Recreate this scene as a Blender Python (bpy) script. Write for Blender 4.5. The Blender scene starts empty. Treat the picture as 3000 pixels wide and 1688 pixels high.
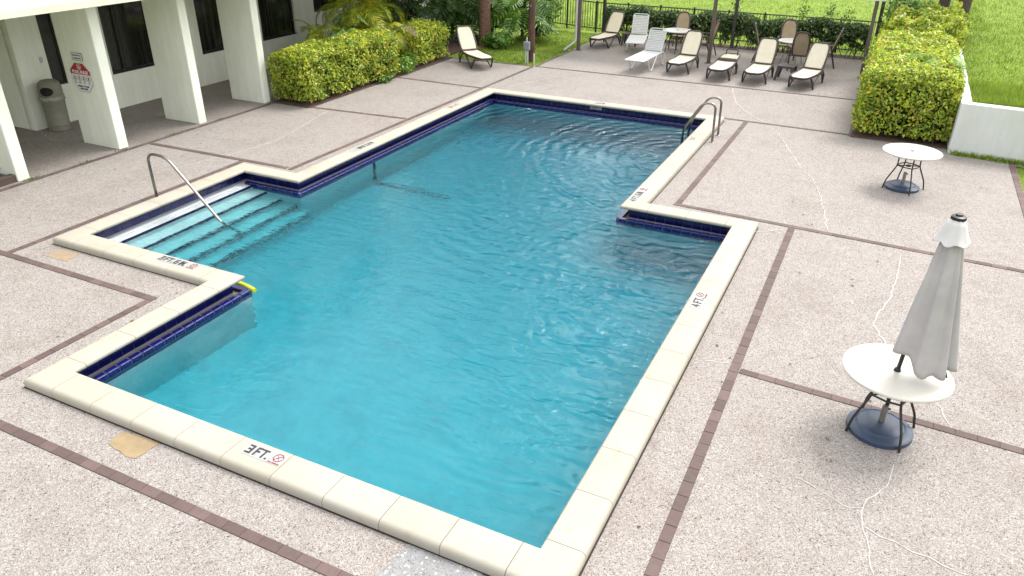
import bpy, math, random
import numpy as np
from mathutils import Vector, Matrix
R = math.radians
random.seed(7); RNG = np.random.default_rng(7)
sc = bpy.context.scene
COL = sc.collection

# ------------------------------------------------------------------ camera
cd = bpy.data.cameras.new('camera'); cam = bpy.data.objects.new('camera', cd); COL.objects.link(cam)
cd.sensor_width = 36.0; cd.lens = 36.0 * 2206.8 / 3000.0; cd.clip_start = 0.05; cd.clip_end = 2000
yaw, pitch, roll = R(-25.978), R(27.954), R(0.431)
fw = Vector((math.sin(yaw) * math.cos(pitch), math.cos(yaw) * math.cos(pitch), -math.sin(pitch)))
rt = Vector((math.cos(yaw), -math.sin(yaw), 0)); up = rt.cross(fw)
r2 = rt * math.cos(roll) + up * math.sin(roll); u2 = up * math.cos(roll) - rt * math.sin(roll)
M = Matrix((r2, u2, -fw)).transposed().to_4x4(); M.translation = Vector((0, 0, 4.71))
cam.matrix_world = M
sc.camera = cam

# ------------------------------------------------------------------ world, sun, exposure
SUN_EL, SUN_AZ = R(56), R(26)      # azimuth measured from +Y towards +X
w = bpy.data.worlds.new('World'); sc.world = w; w.use_nodes = True
nt = w.node_tree; nt.nodes.clear()
sky = nt.nodes.new('ShaderNodeTexSky'); sky.sky_type = 'NISHITA'; sky.sun_disc = False
sky.sun_elevation = SUN_EL; sky.sun_rotation = SUN_AZ
sky.air_density = 1.0; sky.dust_density = 9.0; sky.ozone_density = 1.0
hs = nt.nodes.new('ShaderNodeHueSaturation'); hs.inputs['Saturation'].default_value = 0.45
bg = nt.nodes.new('ShaderNodeBackground'); bg.inputs['Strength'].default_value = 0.15
wo = nt.nodes.new('ShaderNodeOutputWorld')
ga = nt.nodes.new('ShaderNodeGamma'); ga.inputs['Gamma'].default_value = 0.34   # thin even cloud: flattens the range of the sky
nt.links.new(sky.outputs[0], hs.inputs['Color']); nt.links.new(hs.outputs[0], ga.inputs['Color']); nt.links.new(ga.outputs[0], bg.inputs[0]); nt.links.new(bg.outputs[0], wo.inputs[0])
sl = bpy.data.lights.new('sun', 'SUN'); sun = bpy.data.objects.new('sun', sl); COL.objects.link(sun)
sl.energy = 0.4; sl.angle = R(24); sl.color = (1.0, 0.965, 0.91)
sdir = Vector((math.sin(SUN_AZ) * math.cos(SUN_EL), math.cos(SUN_AZ) * math.cos(SUN_EL), math.sin(SUN_EL)))
sun.rotation_euler = sdir.to_track_quat('Z', 'Y').to_euler()
sc.view_settings.view_transform = 'Standard'; sc.view_settings.look = 'None'
sc.view_settings.gamma = 1.0; sc.view_settings.use_curve_mapping = False
sc.view_settings.exposure = 3.20
sc.render.engine = 'CYCLES'
sc.cycles.max_bounces = 12; sc.cycles.transmission_bounces = 10; sc.cycles.transparent_max_bounces = 16

# ------------------------------------------------------------------ material helpers
MATS = {}
ALB = dict(stucco=1, ceiling=1, wallwhite=.72, sign_white=.85, white_paint=.66, white_pvc=.62, table_white=.48, table_grey=.6, sling=.76, marker_white=.36, canvas_top=.66, shade_cloth=1, sign_black=1,
           dark_glass=1, plaster=.80, steel=.75, coping=.405, crack=.55, bin_grey=.9, bin_bag=.8, patch_tan=.5, patch_pale=.5, aggregate=.62, terrazzo=.40, leaf_palmdark=1, tile_blue=.62, lip_blue=.5, leaf_dark=.8, canvas=.74, leaf_hedge=1, leaf_palm=.9, leaf_mid=1, leaf_bright=.75)
def srgb(r, g, b):
    f = lambda c: (c / 255 / 12.92) if c <= 10 else ((c / 255 + 0.055) / 1.055) ** 2.4
    return (f(r), f(g), f(b), 1.0)
class N:
    """small node-tree helper"""
    def __init__(s, name):
        s.m = bpy.data.materials.new(name); s.m.use_nodes = True; s.t = s.m.node_tree; s.t.nodes.clear()
        s.out = s.add('ShaderNodeOutputMaterial'); s.b = s.add('ShaderNodeBsdfPrincipled')
        s.link(s.b.outputs[0], s.out.inputs[0]); MATS[name] = s.m
    def add(s, t, **k):
        n = s.t.nodes.new(t)
        for a, v in k.items(): setattr(n, a, v)
        return n
    def link(s, a, b): s.t.links.new(a, b)
    def set(s, **k):
        if 'Base_Color' in k: k['Base_Color'] = s.alb(k['Base_Color'])
        for a, v in k.items():
            i = s.b.inputs[a.replace('_', ' ')]
            if hasattr(v, 'is_output'): s.link(v, i)
            else: i.default_value = v
        return s
    def alb(s, c):
        """overall albedo of the material (ALB), a plain multiplier on its colour"""
        q = ALB.get(s.m.name, .62)
        return c if q == 1 else s.mix(1.0, c, (q, q, q, 1), 'MULTIPLY')
    def pos(s):
        if not hasattr(s, '_p'): s._p = s.add('ShaderNodeNewGeometry')
        return s._p.outputs['Position']
    def island(s):
        s.pos(); return s._p.outputs['Random Per Island']
    def objrand(s):
        return s.add('ShaderNodeObjectInfo').outputs['Random']
    def noise(s, scale, detail=2.0, rough=0.5, vec=None, dist=0.0):
        n = s.add('ShaderNodeTexNoise'); n.inputs['Scale'].default_value = scale; n.inputs['Detail'].default_value = detail
        n.inputs['Roughness'].default_value = rough; n.inputs['Distortion'].default_value = dist
        s.link(vec if vec is not None else s.pos(), n.inputs['Vector']); return n.outputs['Fac']
    def voro(s, scale, feature='F1', vec=None, rnd=1.0):
        n = s.add('ShaderNodeTexVoronoi', feature=feature); n.inputs['Scale'].default_value = scale
        n.inputs['Randomness'].default_value = rnd
        s.link(vec if vec is not None else s.pos(), n.inputs['Vector']); return n
    def ramp(s, fac, stops, interp='LINEAR'):
        n = s.add('ShaderNodeValToRGB'); e = n.color_ramp; e.interpolation = interp
        while len(e.elements) < len(stops): e.elements.new(0.5)
        for el, (p, c) in zip(e.elements, stops):
            el.position = p; el.color = c if len(c) == 4 else (*c, 1)
        s.link(fac, n.inputs[0]); return n.outputs[0]
    def mix(s, fac, a, b, blend='MIX'):
        n = s.add('ShaderNodeMix', data_type='RGBA', blend_type=blend)
        for v, i in ((fac, n.inputs[0]), (a, n.inputs[6]), (b, n.inputs[7])):
            if hasattr(v, 'is_output'): s.link(v, i)
            else: i.default_value = v
        return n.outputs[2]
    def math(s, op, a, b=0.0, clamp=False):
        n = s.add('ShaderNodeMath', operation=op, use_clamp=clamp)
        for v, i in ((a, n.inputs[0]), (b, n.inputs[1])):
            if hasattr(v, 'is_output'): s.link(v, i)
            else: i.default_value = v
        return n.outputs[0]
    def scalevec(s, x, y, z, rot=0.0):
        n = s.add('ShaderNodeMapping'); n.inputs['Scale'].default_value = (x, y, z); n.inputs['Rotation'].default_value = (0, 0, rot)
        s.link(s.pos(), n.inputs['Vector']); return n.outputs[0]
    def sep(s):
        n = s.add('ShaderNodeSeparateXYZ'); s.link(s.pos(), n.inputs[0]); return n.outputs
    def bump(s, h, strength=0.3, dist=0.01):
        n = s.add('ShaderNodeBump'); n.inputs['Strength'].default_value = strength; n.inputs['Distance'].default_value = dist
        s.link(h, n.inputs['Height']); s.link(n.outputs[0], s.b.inputs['Normal']); return n.outputs[0]

def plain(name, col, rough=0.5, metal=0.0, var=0.12, scale=8.0, bump=0.0, bscale=60.0, spec=0.5):
    n = N(name); c = tuple(col) if len(col) == 4 else (*col, 1)
    d = tuple(x * (1 - var) for x in c[:3]) + (1,); l = tuple(min(1, x * (1 + var)) for x in c[:3]) + (1,)
    n.set(Base_Color=n.ramp(n.noise(scale, 4, 0.6), [(0.3, d), (0.7, l)]), Roughness=rough, Metallic=metal)
    n.b.inputs['Specular IOR Level'].default_value = spec
    if bump: n.bump(n.noise(bscale, 3), bump, 0.004)
    return n.m

# exposed-aggregate concrete
def aggregate(name, tint=(1, 1, 1), patch=False):
    n = N(name)
    v = n.voro(95, 'F1'); v2 = n.voro(190, 'F1')
    sp = n.add('ShaderNodeSeparateColor'); n.link(v.outputs['Color'], sp.inputs[0])
    sp2 = n.add('ShaderNodeSeparateColor'); n.link(v2.outputs['Color'], sp2.inputs[0])
    t = lambda c: (c[0] * tint[0], c[1] * tint[1], c[2] * tint[2], 1)
    st = [(0.0, t((.07, .058, .052))), (.055, t((.24, .205, .19))), (.16, t((.40, .36, .335))), (.36, t((.52, .485, .46))), (.58, t((.62, .59, .57))), (.80, t((.74, .72, .695))), (.97, t((.50, .39, .31)))]
    big = n.ramp(sp.outputs[0], st, 'CONSTANT')
    sm = n.ramp(sp2.outputs[1], st, 'CONSTANT')
    c = n.mix(n.ramp(n.noise(30, 2), [(.42, (0, 0, 0)), (.58, (1, 1, 1))]), big, sm)
    edge = n.ramp(v.outputs['Distance'], [(.25, (1, 1, 1)), (.75, (.72, .68, .66))])
    c = n.mix(0.7, c, edge, 'MULTIPLY'); c = n.mix(0.12, c, t((.50, .475, .455)))
    v4 = n.voro(38, 'F1'); sp4 = n.add('ShaderNodeSeparateColor'); n.link(v4.outputs['Color'], sp4.inputs[0])
    c = n.mix(.16, c, n.ramp(sp4.outputs[2], [(0, (.62, .60, .58)), (.25, (.92, .91, .90)), (.7, (1.06, 1.06, 1.06)), (1, (1.22, 1.2, 1.18))]), 'MULTIPLY')
    c = n.mix(.45, c, n.ramp(n.noise(75, 3, .7), [(.34, (.70, .68, .66)), (.5, (1, 1, 1)), (.68, (1.18, 1.18, 1.18))]), 'MULTIPLY')
    st1 = n.ramp(n.noise(0.9, 5, 0.65), [(.30, (.88, .85, .83)), (.52, (1, 1, 1)), (.75, (.95, .945, .94))])
    c = n.mix(1.0, c, st1, 'MULTIPLY')
    st2 = n.ramp(n.noise(7, 6, 0.72, dist=0.6), [(.30, (.86, .83, .81)), (.52, (1, 1, 1)), (.72, (1.05, 1.05, 1.05))])
    c = n.mix(0.7, c, st2, 'MULTIPLY')
    c = n.mix(1.0, c, n.ramp(n.noise(.16, 3, .5), [(.35, (.88, .86, .835)), (.65, (.865, .865, .855))]), 'MULTIPLY')
    n.set(Base_Color=c, Roughness=0.82); n.b.inputs['Specular IOR Level'].default_value = 0.25
    n.bump(n.math('ADD', v.outputs['Distance'], v2.outputs['Distance']), -0.5, 0.006)
    return n.m
aggregate('aggregate')

def m_terrazzo():
    n = N('terrazzo'); v = n.voro(28, 'F1'); sp = n.add('ShaderNodeSeparateColor'); n.link(v.outputs['Color'], sp.inputs[0])
    v3 = n.voro(75, 'F1'); sp3 = n.add('ShaderNodeSeparateColor'); n.link(v3.outputs['Color'], sp3.inputs[0])
    base = n.ramp(n.noise(6, 4), [(.3, (.36, .36, .37)), (.7, (.58, .58, .58))])
    st = n.ramp(sp3.outputs[0], [(0, (.05, .045, .045)), (.22, (.30, .17, .09)), (.3, (.4, .4, .4)), (.55, (.75, .74, .72))], 'CONSTANT')
    k = n.ramp(v3.outputs['Distance'], [(.30, (1, 1, 1)), (.36, (0, 0, 0))])
    c = n.mix(k, base, st)
    k2 = n.math('MULTIPLY', n.ramp(v.outputs['Distance'], [(.33, (1, 1, 1)), (.38, (0, 0, 0))]), n.math('GREATER_THAN', sp.outputs[0], .62))
    c = n.mix(k2, c, (.84, .83, .8, 1))
    n.set(Base_Color=c, Roughness=.7); n.bump(v3.outputs['Distance'], -.2, .004)
m_terrazzo()

def m_brick():
    n = N('brick'); c = n.ramp(n.objrand(), [(0, srgb(98, 80, 77)), (.5, srgb(110, 90, 86)), (1, srgb(122, 101, 96))])
    c = n.mix(0.9, c, n.ramp(n.noise(14, 5, .65), [(.3, (.78, .77, .76)), (.55, (1, 1, 1)), (.8, (1.0, .98, .96))]), 'MULTIPLY')
    n.set(Base_Color=c, Roughness=.8); n.bump(n.noise(120, 3), .25, .003)
m_brick()
plain('mortar', srgb(88, 74, 70), .9, var=.25, scale=30)

def m_coping():
    n = N('coping'); base = n.ramp(n.noise(1.6, 5, .6), [(.3, srgb(232, 223, 203)), (.6, srgb(239, 232, 214)), (.8, srgb(229, 216, 192))])
    v = n.voro(70); sp = n.add('ShaderNodeSeparateColor'); n.link(v.outputs['Color'], sp.inputs[0])
    k = n.math('MULTIPLY', n.math('LESS_THAN', v.outputs['Distance'], .28), n.math('GREATER_THAN', sp.outputs[0], .83))
    k = n.math('MULTIPLY', k, n.ramp(n.noise(2.2, 2), [(.45, (0, 0, 0)), (.65, (.6, .6, .6))]))
    c = n.mix(k, base, srgb(176, 152, 122))
    st = n.ramp(n.noise(5.5, 5, .7, dist=.8), [(.62, (1, 1, 1)), (.78, srgb(238, 214, 176))])
    c = n.mix(1, c, st, 'MULTIPLY')
    c = n.mix(1, c, n.ramp(n.objrand(), [(0, (.95, .94, .92)), (.5, (1, 1, 1)), (1, (.98, .985, 1))]), 'MULTIPLY')
    n.set(Base_Color=c, Roughness=.75); n.bump(n.noise(55, 4, .6), .12, .004)
m_coping()

def m_tile(name, a, b):
    n = N(name); c = n.ramp(n.objrand(), [(0, a), (1, b)])
    c = n.mix(.8, c, n.ramp(n.noise(25, 4, .6), [(.3, (.75, .75, .8)), (.6, (1, 1, 1)), (.8, (1.1, 1.12, 1.15))]), 'MULTIPLY')
    n.set(Base_Color=c, Roughness=.16); n.bump(n.noise(18, 2), .06, .004)
m_tile('tile_blue', srgb(16, 20, 84), srgb(22, 28, 100))
m_tile('lip_blue', srgb(18, 24, 108), srgb(24, 32, 126))
plain('grout', srgb(150, 154, 168), .8)
plain('lip_grout', srgb(92, 98, 150), .7)
plain('gutter', srgb(150, 136, 110), .8, var=.25, scale=14)
def m_plaster():
    n = N('plaster'); c = n.ramp(n.noise(2.2, 5, .65), [(.25, srgb(214, 220, 222)), (.55, srgb(238, 241, 241)), (.8, srgb(224, 226, 222))])
    c = n.mix(1, c, n.ramp(n.noise(11, 4, .7), [(.35, (.9, .91, .92)), (.6, (1, 1, 1))]), 'MULTIPLY')
    n.set(Base_Color=c, Roughness=.7)
m_plaster()

WATER_Z = -.148
def m_water():
    n = N('water'); n.t.nodes.remove(n.b)
    g = n.add('ShaderNodeBsdfGlass'); g.inputs['IOR'].default_value = 1.333; g.inputs['Roughness'].default_value = 0.0
    g.inputs['Color'].default_value = (1, 1, 1, 1)
    a = n.add('ShaderNodeVolumeAbsorption'); a.inputs['Density'].default_value = 1.4; a.inputs['Color'].default_value = (0.0, .755, .82, 1)
    # ripples (heights in metres): calm at the left, stirred to the right and the far end, rings spreading from the inlet by the ladder
    p = n.sep()
    c0 = lambda x: n.math('SUBTRACT', x, .5)
    w1 = c0(n.noise(1.0, 3, .5, n.scalevec(1.1, 3.4, 1, R(20)), 1.0))
    w2 = c0(n.noise(1.0, 3, .55, n.scalevec(2.6, 8.5, 1, R(8)), 1.3))
    w3 = c0(n.noise(1.0, 3, .55, n.scalevec(9, 3.4, 1, R(-38)), .8))
    def rings(cx, cy, scale, dist):
        mp = n.add('ShaderNodeMapping'); mp.inputs['Location'].default_value = (-cx, -cy, 0); n.link(n.pos(), mp.inputs['Vector'])
        wv = n.add('ShaderNodeTexWave', wave_type='RINGS', rings_direction='Z', wave_profile='SIN'); n.link(mp.outputs[0], wv.inputs['Vector'])
        wv.inputs['Scale'].default_value = scale; wv.inputs['Distortion'].default_value = dist; wv.inputs['Detail'].default_value = 2.5; wv.inputs['Detail Scale'].default_value = 1.6
        return c0(wv.outputs['Fac'])
    r1 = rings(-2.9, 14.8, 1.05, 6.0); r2 = rings(-1.2, 9.4, 1.5, 7.0)
    mk = n.ramp(n.noise(.40, 3, .6, dist=.9), [(.36, (.18, .18, .18)), (.54, (1, 1, 1))])
    mk2 = n.ramp(n.noise(.8, 3, .6, dist=.9, vec=n.scalevec(1, 1, 1, 1.0)), [(.40, (.1, .1, .1)), (.60, (1, 1, 1))])
    gx = n.math('MULTIPLY', n.math('ADD', n.math('ADD', p[0], n.math('MULTIPLY', p[1], .5)), 2.3), .27, True)
    gm = n.math('ADD', n.math('MULTIPLY', mk, n.math('MULTIPLY', gx, 1.35)), .28)
    vd = n.add('ShaderNodeVectorMath', operation='DISTANCE'); n.link(n.pos(), vd.inputs[0]); vd.inputs[1].default_value = (-8.6, 8.1, WATER_Z)
    gm = n.math('ADD', gm, n.ramp(n.math('MULTIPLY', vd.outputs['Value'], .4), [(.25, (.75, .75, .75)), (.95, (0, 0, 0))]))   # a swimmer has just left the steps
    hs_ = n.math('ADD', n.math('MULTIPLY', w1, .030), n.math('ADD', n.math('MULTIPLY', w2, .024), n.math('MULTIPLY', w3, .011)))
    hr_ = n.math('MULTIPLY', n.math('MULTIPLY', n.math('ADD', n.math('MULTIPLY', r1, .034), n.math('MULTIPLY', r2, .010)), mk2), gx)
    h = n.math('ADD', n.math('ADD', n.math('MULTIPLY', hs_, gm), hr_), n.math('MULTIPLY', n.noise(1.3, 2, .5), .006))
    bp = n.add('ShaderNodeBump'); bp.inputs['Strength'].default_value = 1.0; bp.inputs['Distance'].default_value = 1.0
    n.link(h, bp.inputs['Height']); n.link(bp.outputs[0], g.inputs['Normal'])
    n.link(g.outputs[0], n.out.inputs['Surface']); n.link(a.outputs[0], n.out.inputs['Volume'])
m_water()

def m_stucco(name, a, b):
    n = N(name); c = n.ramp(n.noise(1.1, 5, .6), [(.3, a), (.7, b)])
    c = n.mix(.55, c, n.ramp(n.noise(1, 4, .7, n.scalevec(5, 5, .7)), [(.42, (.88, .88, .82)), (.6, (1, 1, 1))]), 'MULTIPLY')
    n.set(Base_Color=c, Roughness=.85); n.bump(n.noise(90, 4, .7), .22, .005)
m_stucco('stucco', srgb(224, 228, 215), srgb(234, 237, 226))
m_stucco('wallwhite', srgb(226, 230, 226), srgb(238, 240, 238))
m_stucco('ceiling', srgb(208, 208, 186), srgb(218, 218, 198))
def m_glass():
    n = N('dark_glass'); c = n.ramp(n.noise(1, 2, .5, n.scalevec(5, 11, .25)), [(.35, (.008, .009, .008)), (.65, (.03, .032, .026))])
    n.set(Base_Color=c, Roughness=.06)
m_glass()
plain('blind', srgb(62, 64, 58), .7, var=.3, scale=5)
plain('frame_bronze', srgb(44, 40, 34), .45)
plain('steel', srgb(158, 152, 146), .2, 1.0, var=.06)
plain('resin_brown', srgb(74, 63, 60), .48, var=.1, bump=.05, bscale=200)
plain('iron_dark', srgb(46, 38, 36), .5, var=.15)
plain('white_paint', (.82, .82, .80), .42, var=.03)
plain('white_pvc', (.76, .77, .77), .4, var=.04)
plain('table_white', srgb(244, 239, 226), .38, var=.05, scale=3)
plain('table_grey', srgb(222, 222, 218), .35, var=.04)
def m_sling(name, a, b):
    n = N(name); wv = n.noise(160, 1)
    n.set(Base_Color=n.mix(.5, n.ramp(n.noise(5, 4, .6), [(.3, a), (.7, b)]), n.ramp(wv, [(.35, (.86, .85, .83)), (.6, (1, 1, 1))]), 'MULTIPLY'), Roughness=.7)
m_sling('sling', srgb(226, 216, 190), srgb(236, 228, 205))
m_sling('sling_tan', srgb(176, 156, 124), srgb(190, 172, 140))
plain('base_blue', srgb(62, 80, 104), .42, var=.22, scale=6, bump=.1, bscale=40)
plain('base_stem', srgb(168, 162, 152), .4, .6)
plain('pole_black', srgb(30, 30, 34), .4)
def m_canvas():
    n = N('canvas'); c = n.ramp(n.noise(3.5, 4, .6), [(.3, srgb(178, 173, 174)), (.7, srgb(194, 189, 189))])
    n.set(Base_Color=c, Roughness=.85); n.bump(n.noise(260, 1), .12, .002)
m_canvas()
def m_shade():
    n = N('shade_cloth'); n.set(Base_Color=(.86, .86, .84, 1), Roughness=.8)
    tr = n.add('ShaderNodeBsdfTranslucent'); tr.inputs[0].default_value = (.9, .89, .86, 1)
    mx = n.add('ShaderNodeMixShader'); mx.inputs[0].default_value = .8
    n.link(n.b.outputs[0], mx.inputs[1]); n.link(tr.outputs[0], mx.inputs[2]); n.link(mx.outputs[0], n.out.inputs[0])
m_shade()
plain('canvas_top', srgb(226, 222, 222), .8, var=.05)
plain('bin_grey', srgb(128, 126, 112), .6, var=.1, bump=.08)
plain('bin_dark', srgb(26, 26, 24), .8)
plain('bin_bag', srgb(158, 156, 142), .3, var=.15, bump=.5, bscale=30)
plain('noodle', srgb(218, 226, 40), .6, var=.08)
plain('sign_white', (.83, .83, .81), .4, var=.02)
plain('marker_white', (.83, .83, .82), .4, var=.03)
plain('sign_red', srgb(190, 22, 42), .4, var=.05)
plain('sign_black', (.018, .018, .02), .5)
plain('mark_red', srgb(150, 40, 52), .5)
plain('post_brown', srgb(112, 98, 92), .55, var=.1)
plain('post_dark', srgb(58, 54, 50), .55, var=.12)
plain('rust_pole', srgb(98, 70, 54), .8, var=.4, scale=4, bump=.2)
plain('grey_box', srgb(150, 156, 160), .5)
plain('crack', srgb(226, 222, 214), .8, var=.2, scale=14)
plain('patch_tan', srgb(184, 160, 122), .85, var=.12, scale=9, bump=.15)
plain('patch_pale', srgb(186, 164, 136), .85, var=.12, scale=9)
plain('dirt_line', srgb(58, 48, 40), .95, var=.4, scale=40)
plain('mulch', srgb(92, 70, 58), .95, var=.45, scale=28, bump=.8, bscale=45)
plain('bark', srgb(96, 82, 72), .9, var=.35, scale=14, bump=.5, bscale=25)
plain('kerb_brown', srgb(96, 82, 76), .85, var=.15)
def m_palmbark():
    n = N('palm_bark'); k = n.noise(1, 4, .6, n.scalevec(7, 7, 26))
    n.set(Base_Color=n.ramp(k, [(.3, srgb(92, 68, 54)), (.55, srgb(142, 108, 88)), (.75, srgb(160, 134, 116))]), Roughness=.9); n.bump(k, .5, .02)
m_palmbark()
def leaf(name, stops, trans=.25, rough=.42):
    n = N(name); c = n.ramp(n.island(), stops)
    c = n.mix(.8, c, n.ramp(n.noise(2.6, 3), [(.3, (.55, .62, .6)), (.5, (1, 1, 1)), (.75, (1.2, 1.1, .85))]), 'MULTIPLY')
    n.set(Base_Color=c, Roughness=rough)
    tr = n.add('ShaderNodeBsdfTranslucent'); n.link(n.alb(c), tr.inputs[0])
    mx = n.add('ShaderNodeMixShader'); mx.inputs[0].default_value = trans
    n.link(n.b.outputs[0], mx.inputs[1]); n.link(tr.outputs[0], mx.inputs[2]); n.link(mx.outputs[0], n.out.inputs[0])
    return n.m
leaf('leaf_hedge', [(0, (.08, .15, .02)), (.15, (.17, .28, .028)), (.36, (.32, .45, .036)), (.66, (.50, .60, .05)), (.88, (.68, .68, .09)), (.96, (.52, .38, .09)), (1, (.26, .17, .08))], .42)
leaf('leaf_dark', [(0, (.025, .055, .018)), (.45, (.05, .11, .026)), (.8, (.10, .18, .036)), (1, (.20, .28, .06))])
leaf('leaf_mid', [(0, (.04, .11, .016)), (.5, (.10, .22, .024)), (1, (.22, .36, .04))])
leaf('leaf_bright', [(0, (.14, .32, .03)), (.5, (.24, .46, .05)), (1, (.40, .56, .08))])
leaf('leaf_palm', [(0, (.18, .29, .03)), (.45, (.36, .46, .04)), (.8, (.58, .60, .05)), (1, (.74, .60, .06))])
leaf('leaf_palmdark', [(0, (.02, .05, .015)), (.6, (.045, .10, .022)), (1, (.09, .16, .03))])
leaf('leaf_dry', [(0, (.16, .10, .06)), (1, (.32, .22, .13))], .15, .7)
leaf('grass_blade', [(0, (.20, .36, .03)), (.5, (.34, .52, .045)), (.85, (.46, .60, .07)), (1, (.52, .50, .14))], .4, .5)
def m_lawn():
    n = N('lawn'); c = n.ramp(n.noise(1.3, 6, .7), [(.25, (.22, .34, .06)), (.48, (.32, .47, .075)), (.7, (.42, .56, .10))])
    c = n.mix(1, c, n.ramp(n.noise(20, 5, .75), [(.32, (.42, .48, .42)), (.50, (1, 1, 1)), (.72, (1.3, 1.2, 1.0))]), 'MULTIPLY')
    b = n.ramp(n.noise(.55, 5, .68, dist=.5), [(.60, (0, 0, 0)), (.74, (.75, .75, .75))])
    c = n.mix(b, c, n.ramp(n.noise(9, 4), [(.3, (.17, .16, .035)), (.7, (.30, .27, .06))]))
    n.set(Base_Color=c, Roughness=.9); n.b.inputs['Specular IOR Level'].default_value = .15
    n.bump(n.noise(26, 5, .75), .9, .06)
m_lawn()

# ------------------------------------------------------------------ mesh helpers
def link(name, me, mat=None, parent=None, smooth=False):
    if mat: me.materials.clear(); me.materials.append(MATS[mat])
    if smooth:
        me.polygons.foreach_set('use_smooth', [True] * len(me.polygons))
    o = bpy.data.objects.new(name, me); COL.objects.link(o)
    if parent is not None: o.parent = parent
    return o
class MB:
    def __init__(s): s.v = []; s.f = []
    def add(s, vs, fs):
        k = len(s.v); s.v += [tuple(p) for p in vs]; s.f += [tuple(i + k for i in f) for f in fs]; return s
    def box(s, c, d, rz=0.0, rx=0.0, ry=0.0, bev=0.0):
        hx, hy, hz = d[0] / 2, d[1] / 2, d[2] / 2
        m = Matrix.Rotation(rz, 3, 'Z') @ Matrix.Rotation(ry, 3, 'Y') @ Matrix.Rotation(rx, 3, 'X')
        if bev <= 0:
            p = [(x, y, z) for z in (-hz, hz) for x, y in ((-hx, -hy), (hx, -hy), (hx, hy), (-hx, hy))]
            f = [(3, 2, 1, 0), (4, 5, 6, 7), (0, 1, 5, 4), (1, 2, 6, 5), (2, 3, 7, 6), (3, 0, 4, 7)]
        else:
            b = min(bev, hx * .9, hy * .9, hz * .9)
            ring = lambda a, c_, z: [(-a, -c_ + b, z), (-a + b, -c_, z), (a - b, -c_, z), (a, -c_ + b, z), (a, c_ - b, z), (a - b, c_, z), (-a + b, c_, z), (-a, c_ - b, z)]
            p = ring(hx - b, hy - b, -hz) + ring(hx, hy, -hz + b) + ring(hx, hy, hz - b) + ring(hx - b, hy - b, hz)
            f = [tuple(range(7, -1, -1)), tuple(range(24, 32))]
            for r_ in range(3):
                for i in range(8): f.append((r_ * 8 + i, r_ * 8 + (i + 1) % 8, r_ * 8 + 8 + (i + 1) % 8, r_ * 8 + 8 + i))
        cc = Vector(c); s.add([cc + m @ Vector(q) for q in p], f); return s
    def tube(s, pts, r, n=10, cap=True, sy=1.0):
        """swept circle along pts; r a number or a list"""
        P = [Vector(p) for p in pts]; rr = r if isinstance(r, (list, tuple)) else [r] * len(P)
        t0 = (P[1] - P[0]).normalized(); ref = Vector((0, 0, 1)) if abs(t0.z) < .9 else Vector((1, 0, 0))
        nx = t0.cross(ref).normalized(); vs = []; fs = []
        for i, p in enumerate(P):
            t = ((P[min(i + 1, len(P) - 1)] - P[max(i - 1, 0)])).normalized()
            nx = (nx - t * nx.dot(t)).normalized(); ny = t.cross(nx)
            for k in range(n):
                a = 2 * math.pi * k / n; vs.append(p + (nx * math.cos(a) + ny * math.sin(a) * sy) * rr[i])
        for i in range(len(P) - 1):
            for k in range(n):
                a, b = i * n + k, i * n + (k + 1) % n; fs.append((a, b, b + n, a + n))
        if cap: fs += [tuple(range(n - 1, -1, -1)), tuple(range((len(P) - 1) * n, len(P) * n))]
        s.add(vs, fs); return s
    def lathe(s, prof, c=(0, 0, 0), n=32, fr=None):
        vs = []; fs = []
        for j, (r_, z) in enumerate(prof):
            for k in range(n):
                a = 2 * math.pi * k / n; q = fr(a, j, r_) if fr else r_
                vs.append((c[0] + q * math.cos(a), c[1] + q * math.sin(a), c[2] + z))
        for j in range(len(prof) - 1):
            for k in range(n):
                a, b = j * n + k, j * n + (k + 1) % n; fs.append((a, b, b + n, a + n))
        fs += [tuple(range(n - 1, -1, -1)), tuple(range((len(prof) - 1) * n, len(prof) * n))]
        s.add(vs, fs); return s
    def prism(s, poly, z0, z1):
        n = len(poly)
        s.add([(x, y, z0) for x, y in poly] + [(x, y, z1) for x, y in poly],
              [tuple(range(n - 1, -1, -1)), tuple(range(n, 2 * n))] + [(i, (i + 1) % n, n + (i + 1) % n, n + i) for i in range(n)]); return s
    def mesh(s, name): me = bpy.data.meshes.new(name); me.from_pydata(s.v, [], s.f); me.update(); return me
    def build(s, name, mat, parent=None, smooth=False, flip=False):
        me = s.mesh(name)
        o = link(name, me, mat, parent, smooth)
        if smooth:
            try: me.set_sharp_from_angle(angle=R(40))
            except Exception: pass
        return o
def npmesh(name, V, F, mat, parent=None):
    """V (n,3), F (m,k) of equal-length faces"""
    me = bpy.data.meshes.new(name); m, k = F.shape
    me.vertices.add(len(V)); me.vertices.foreach_set('co', V.astype(np.float32).ravel())
    me.loops.add(m * k); me.loops.foreach_set('vertex_index', F.astype(np.int32).ravel())
    me.polygons.add(m); me.polygons.foreach_set('loop_start', np.arange(0, m * k, k, dtype=np.int32))
    me.update(calc_edges=True); me.validate()
    return link(name, me, mat, parent)
def fillet(pts, rad=0.06, seg=6):
    P = [Vector(p) for p in pts]; out = [P[0]]
    for i in range(1, len(P) - 1):
        a, b, c = P[i - 1], P[i], P[i + 1]; d = min(rad, (a - b).length * .48, (c - b).length * .48)
        s0 = b + (a - b).normalized() * d; s1 = b + (c - b).normalized() * d
        for k in range(seg + 1):
            t = k / seg; out.append(s0 * (1 - t) ** 2 + b * 2 * t * (1 - t) + s1 * t * t)
    out.append(P[-1]); return out
def thing(name, label, cat, loc=(0, 0, 0), rz=0.0, group=None):
    o = bpy.data.objects.new(name, None); COL.objects.link(o); o.empty_display_size = .2
    o.location = loc; o.rotation_euler = (0, 0, rz); return tag(o, label, cat, group)
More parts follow.
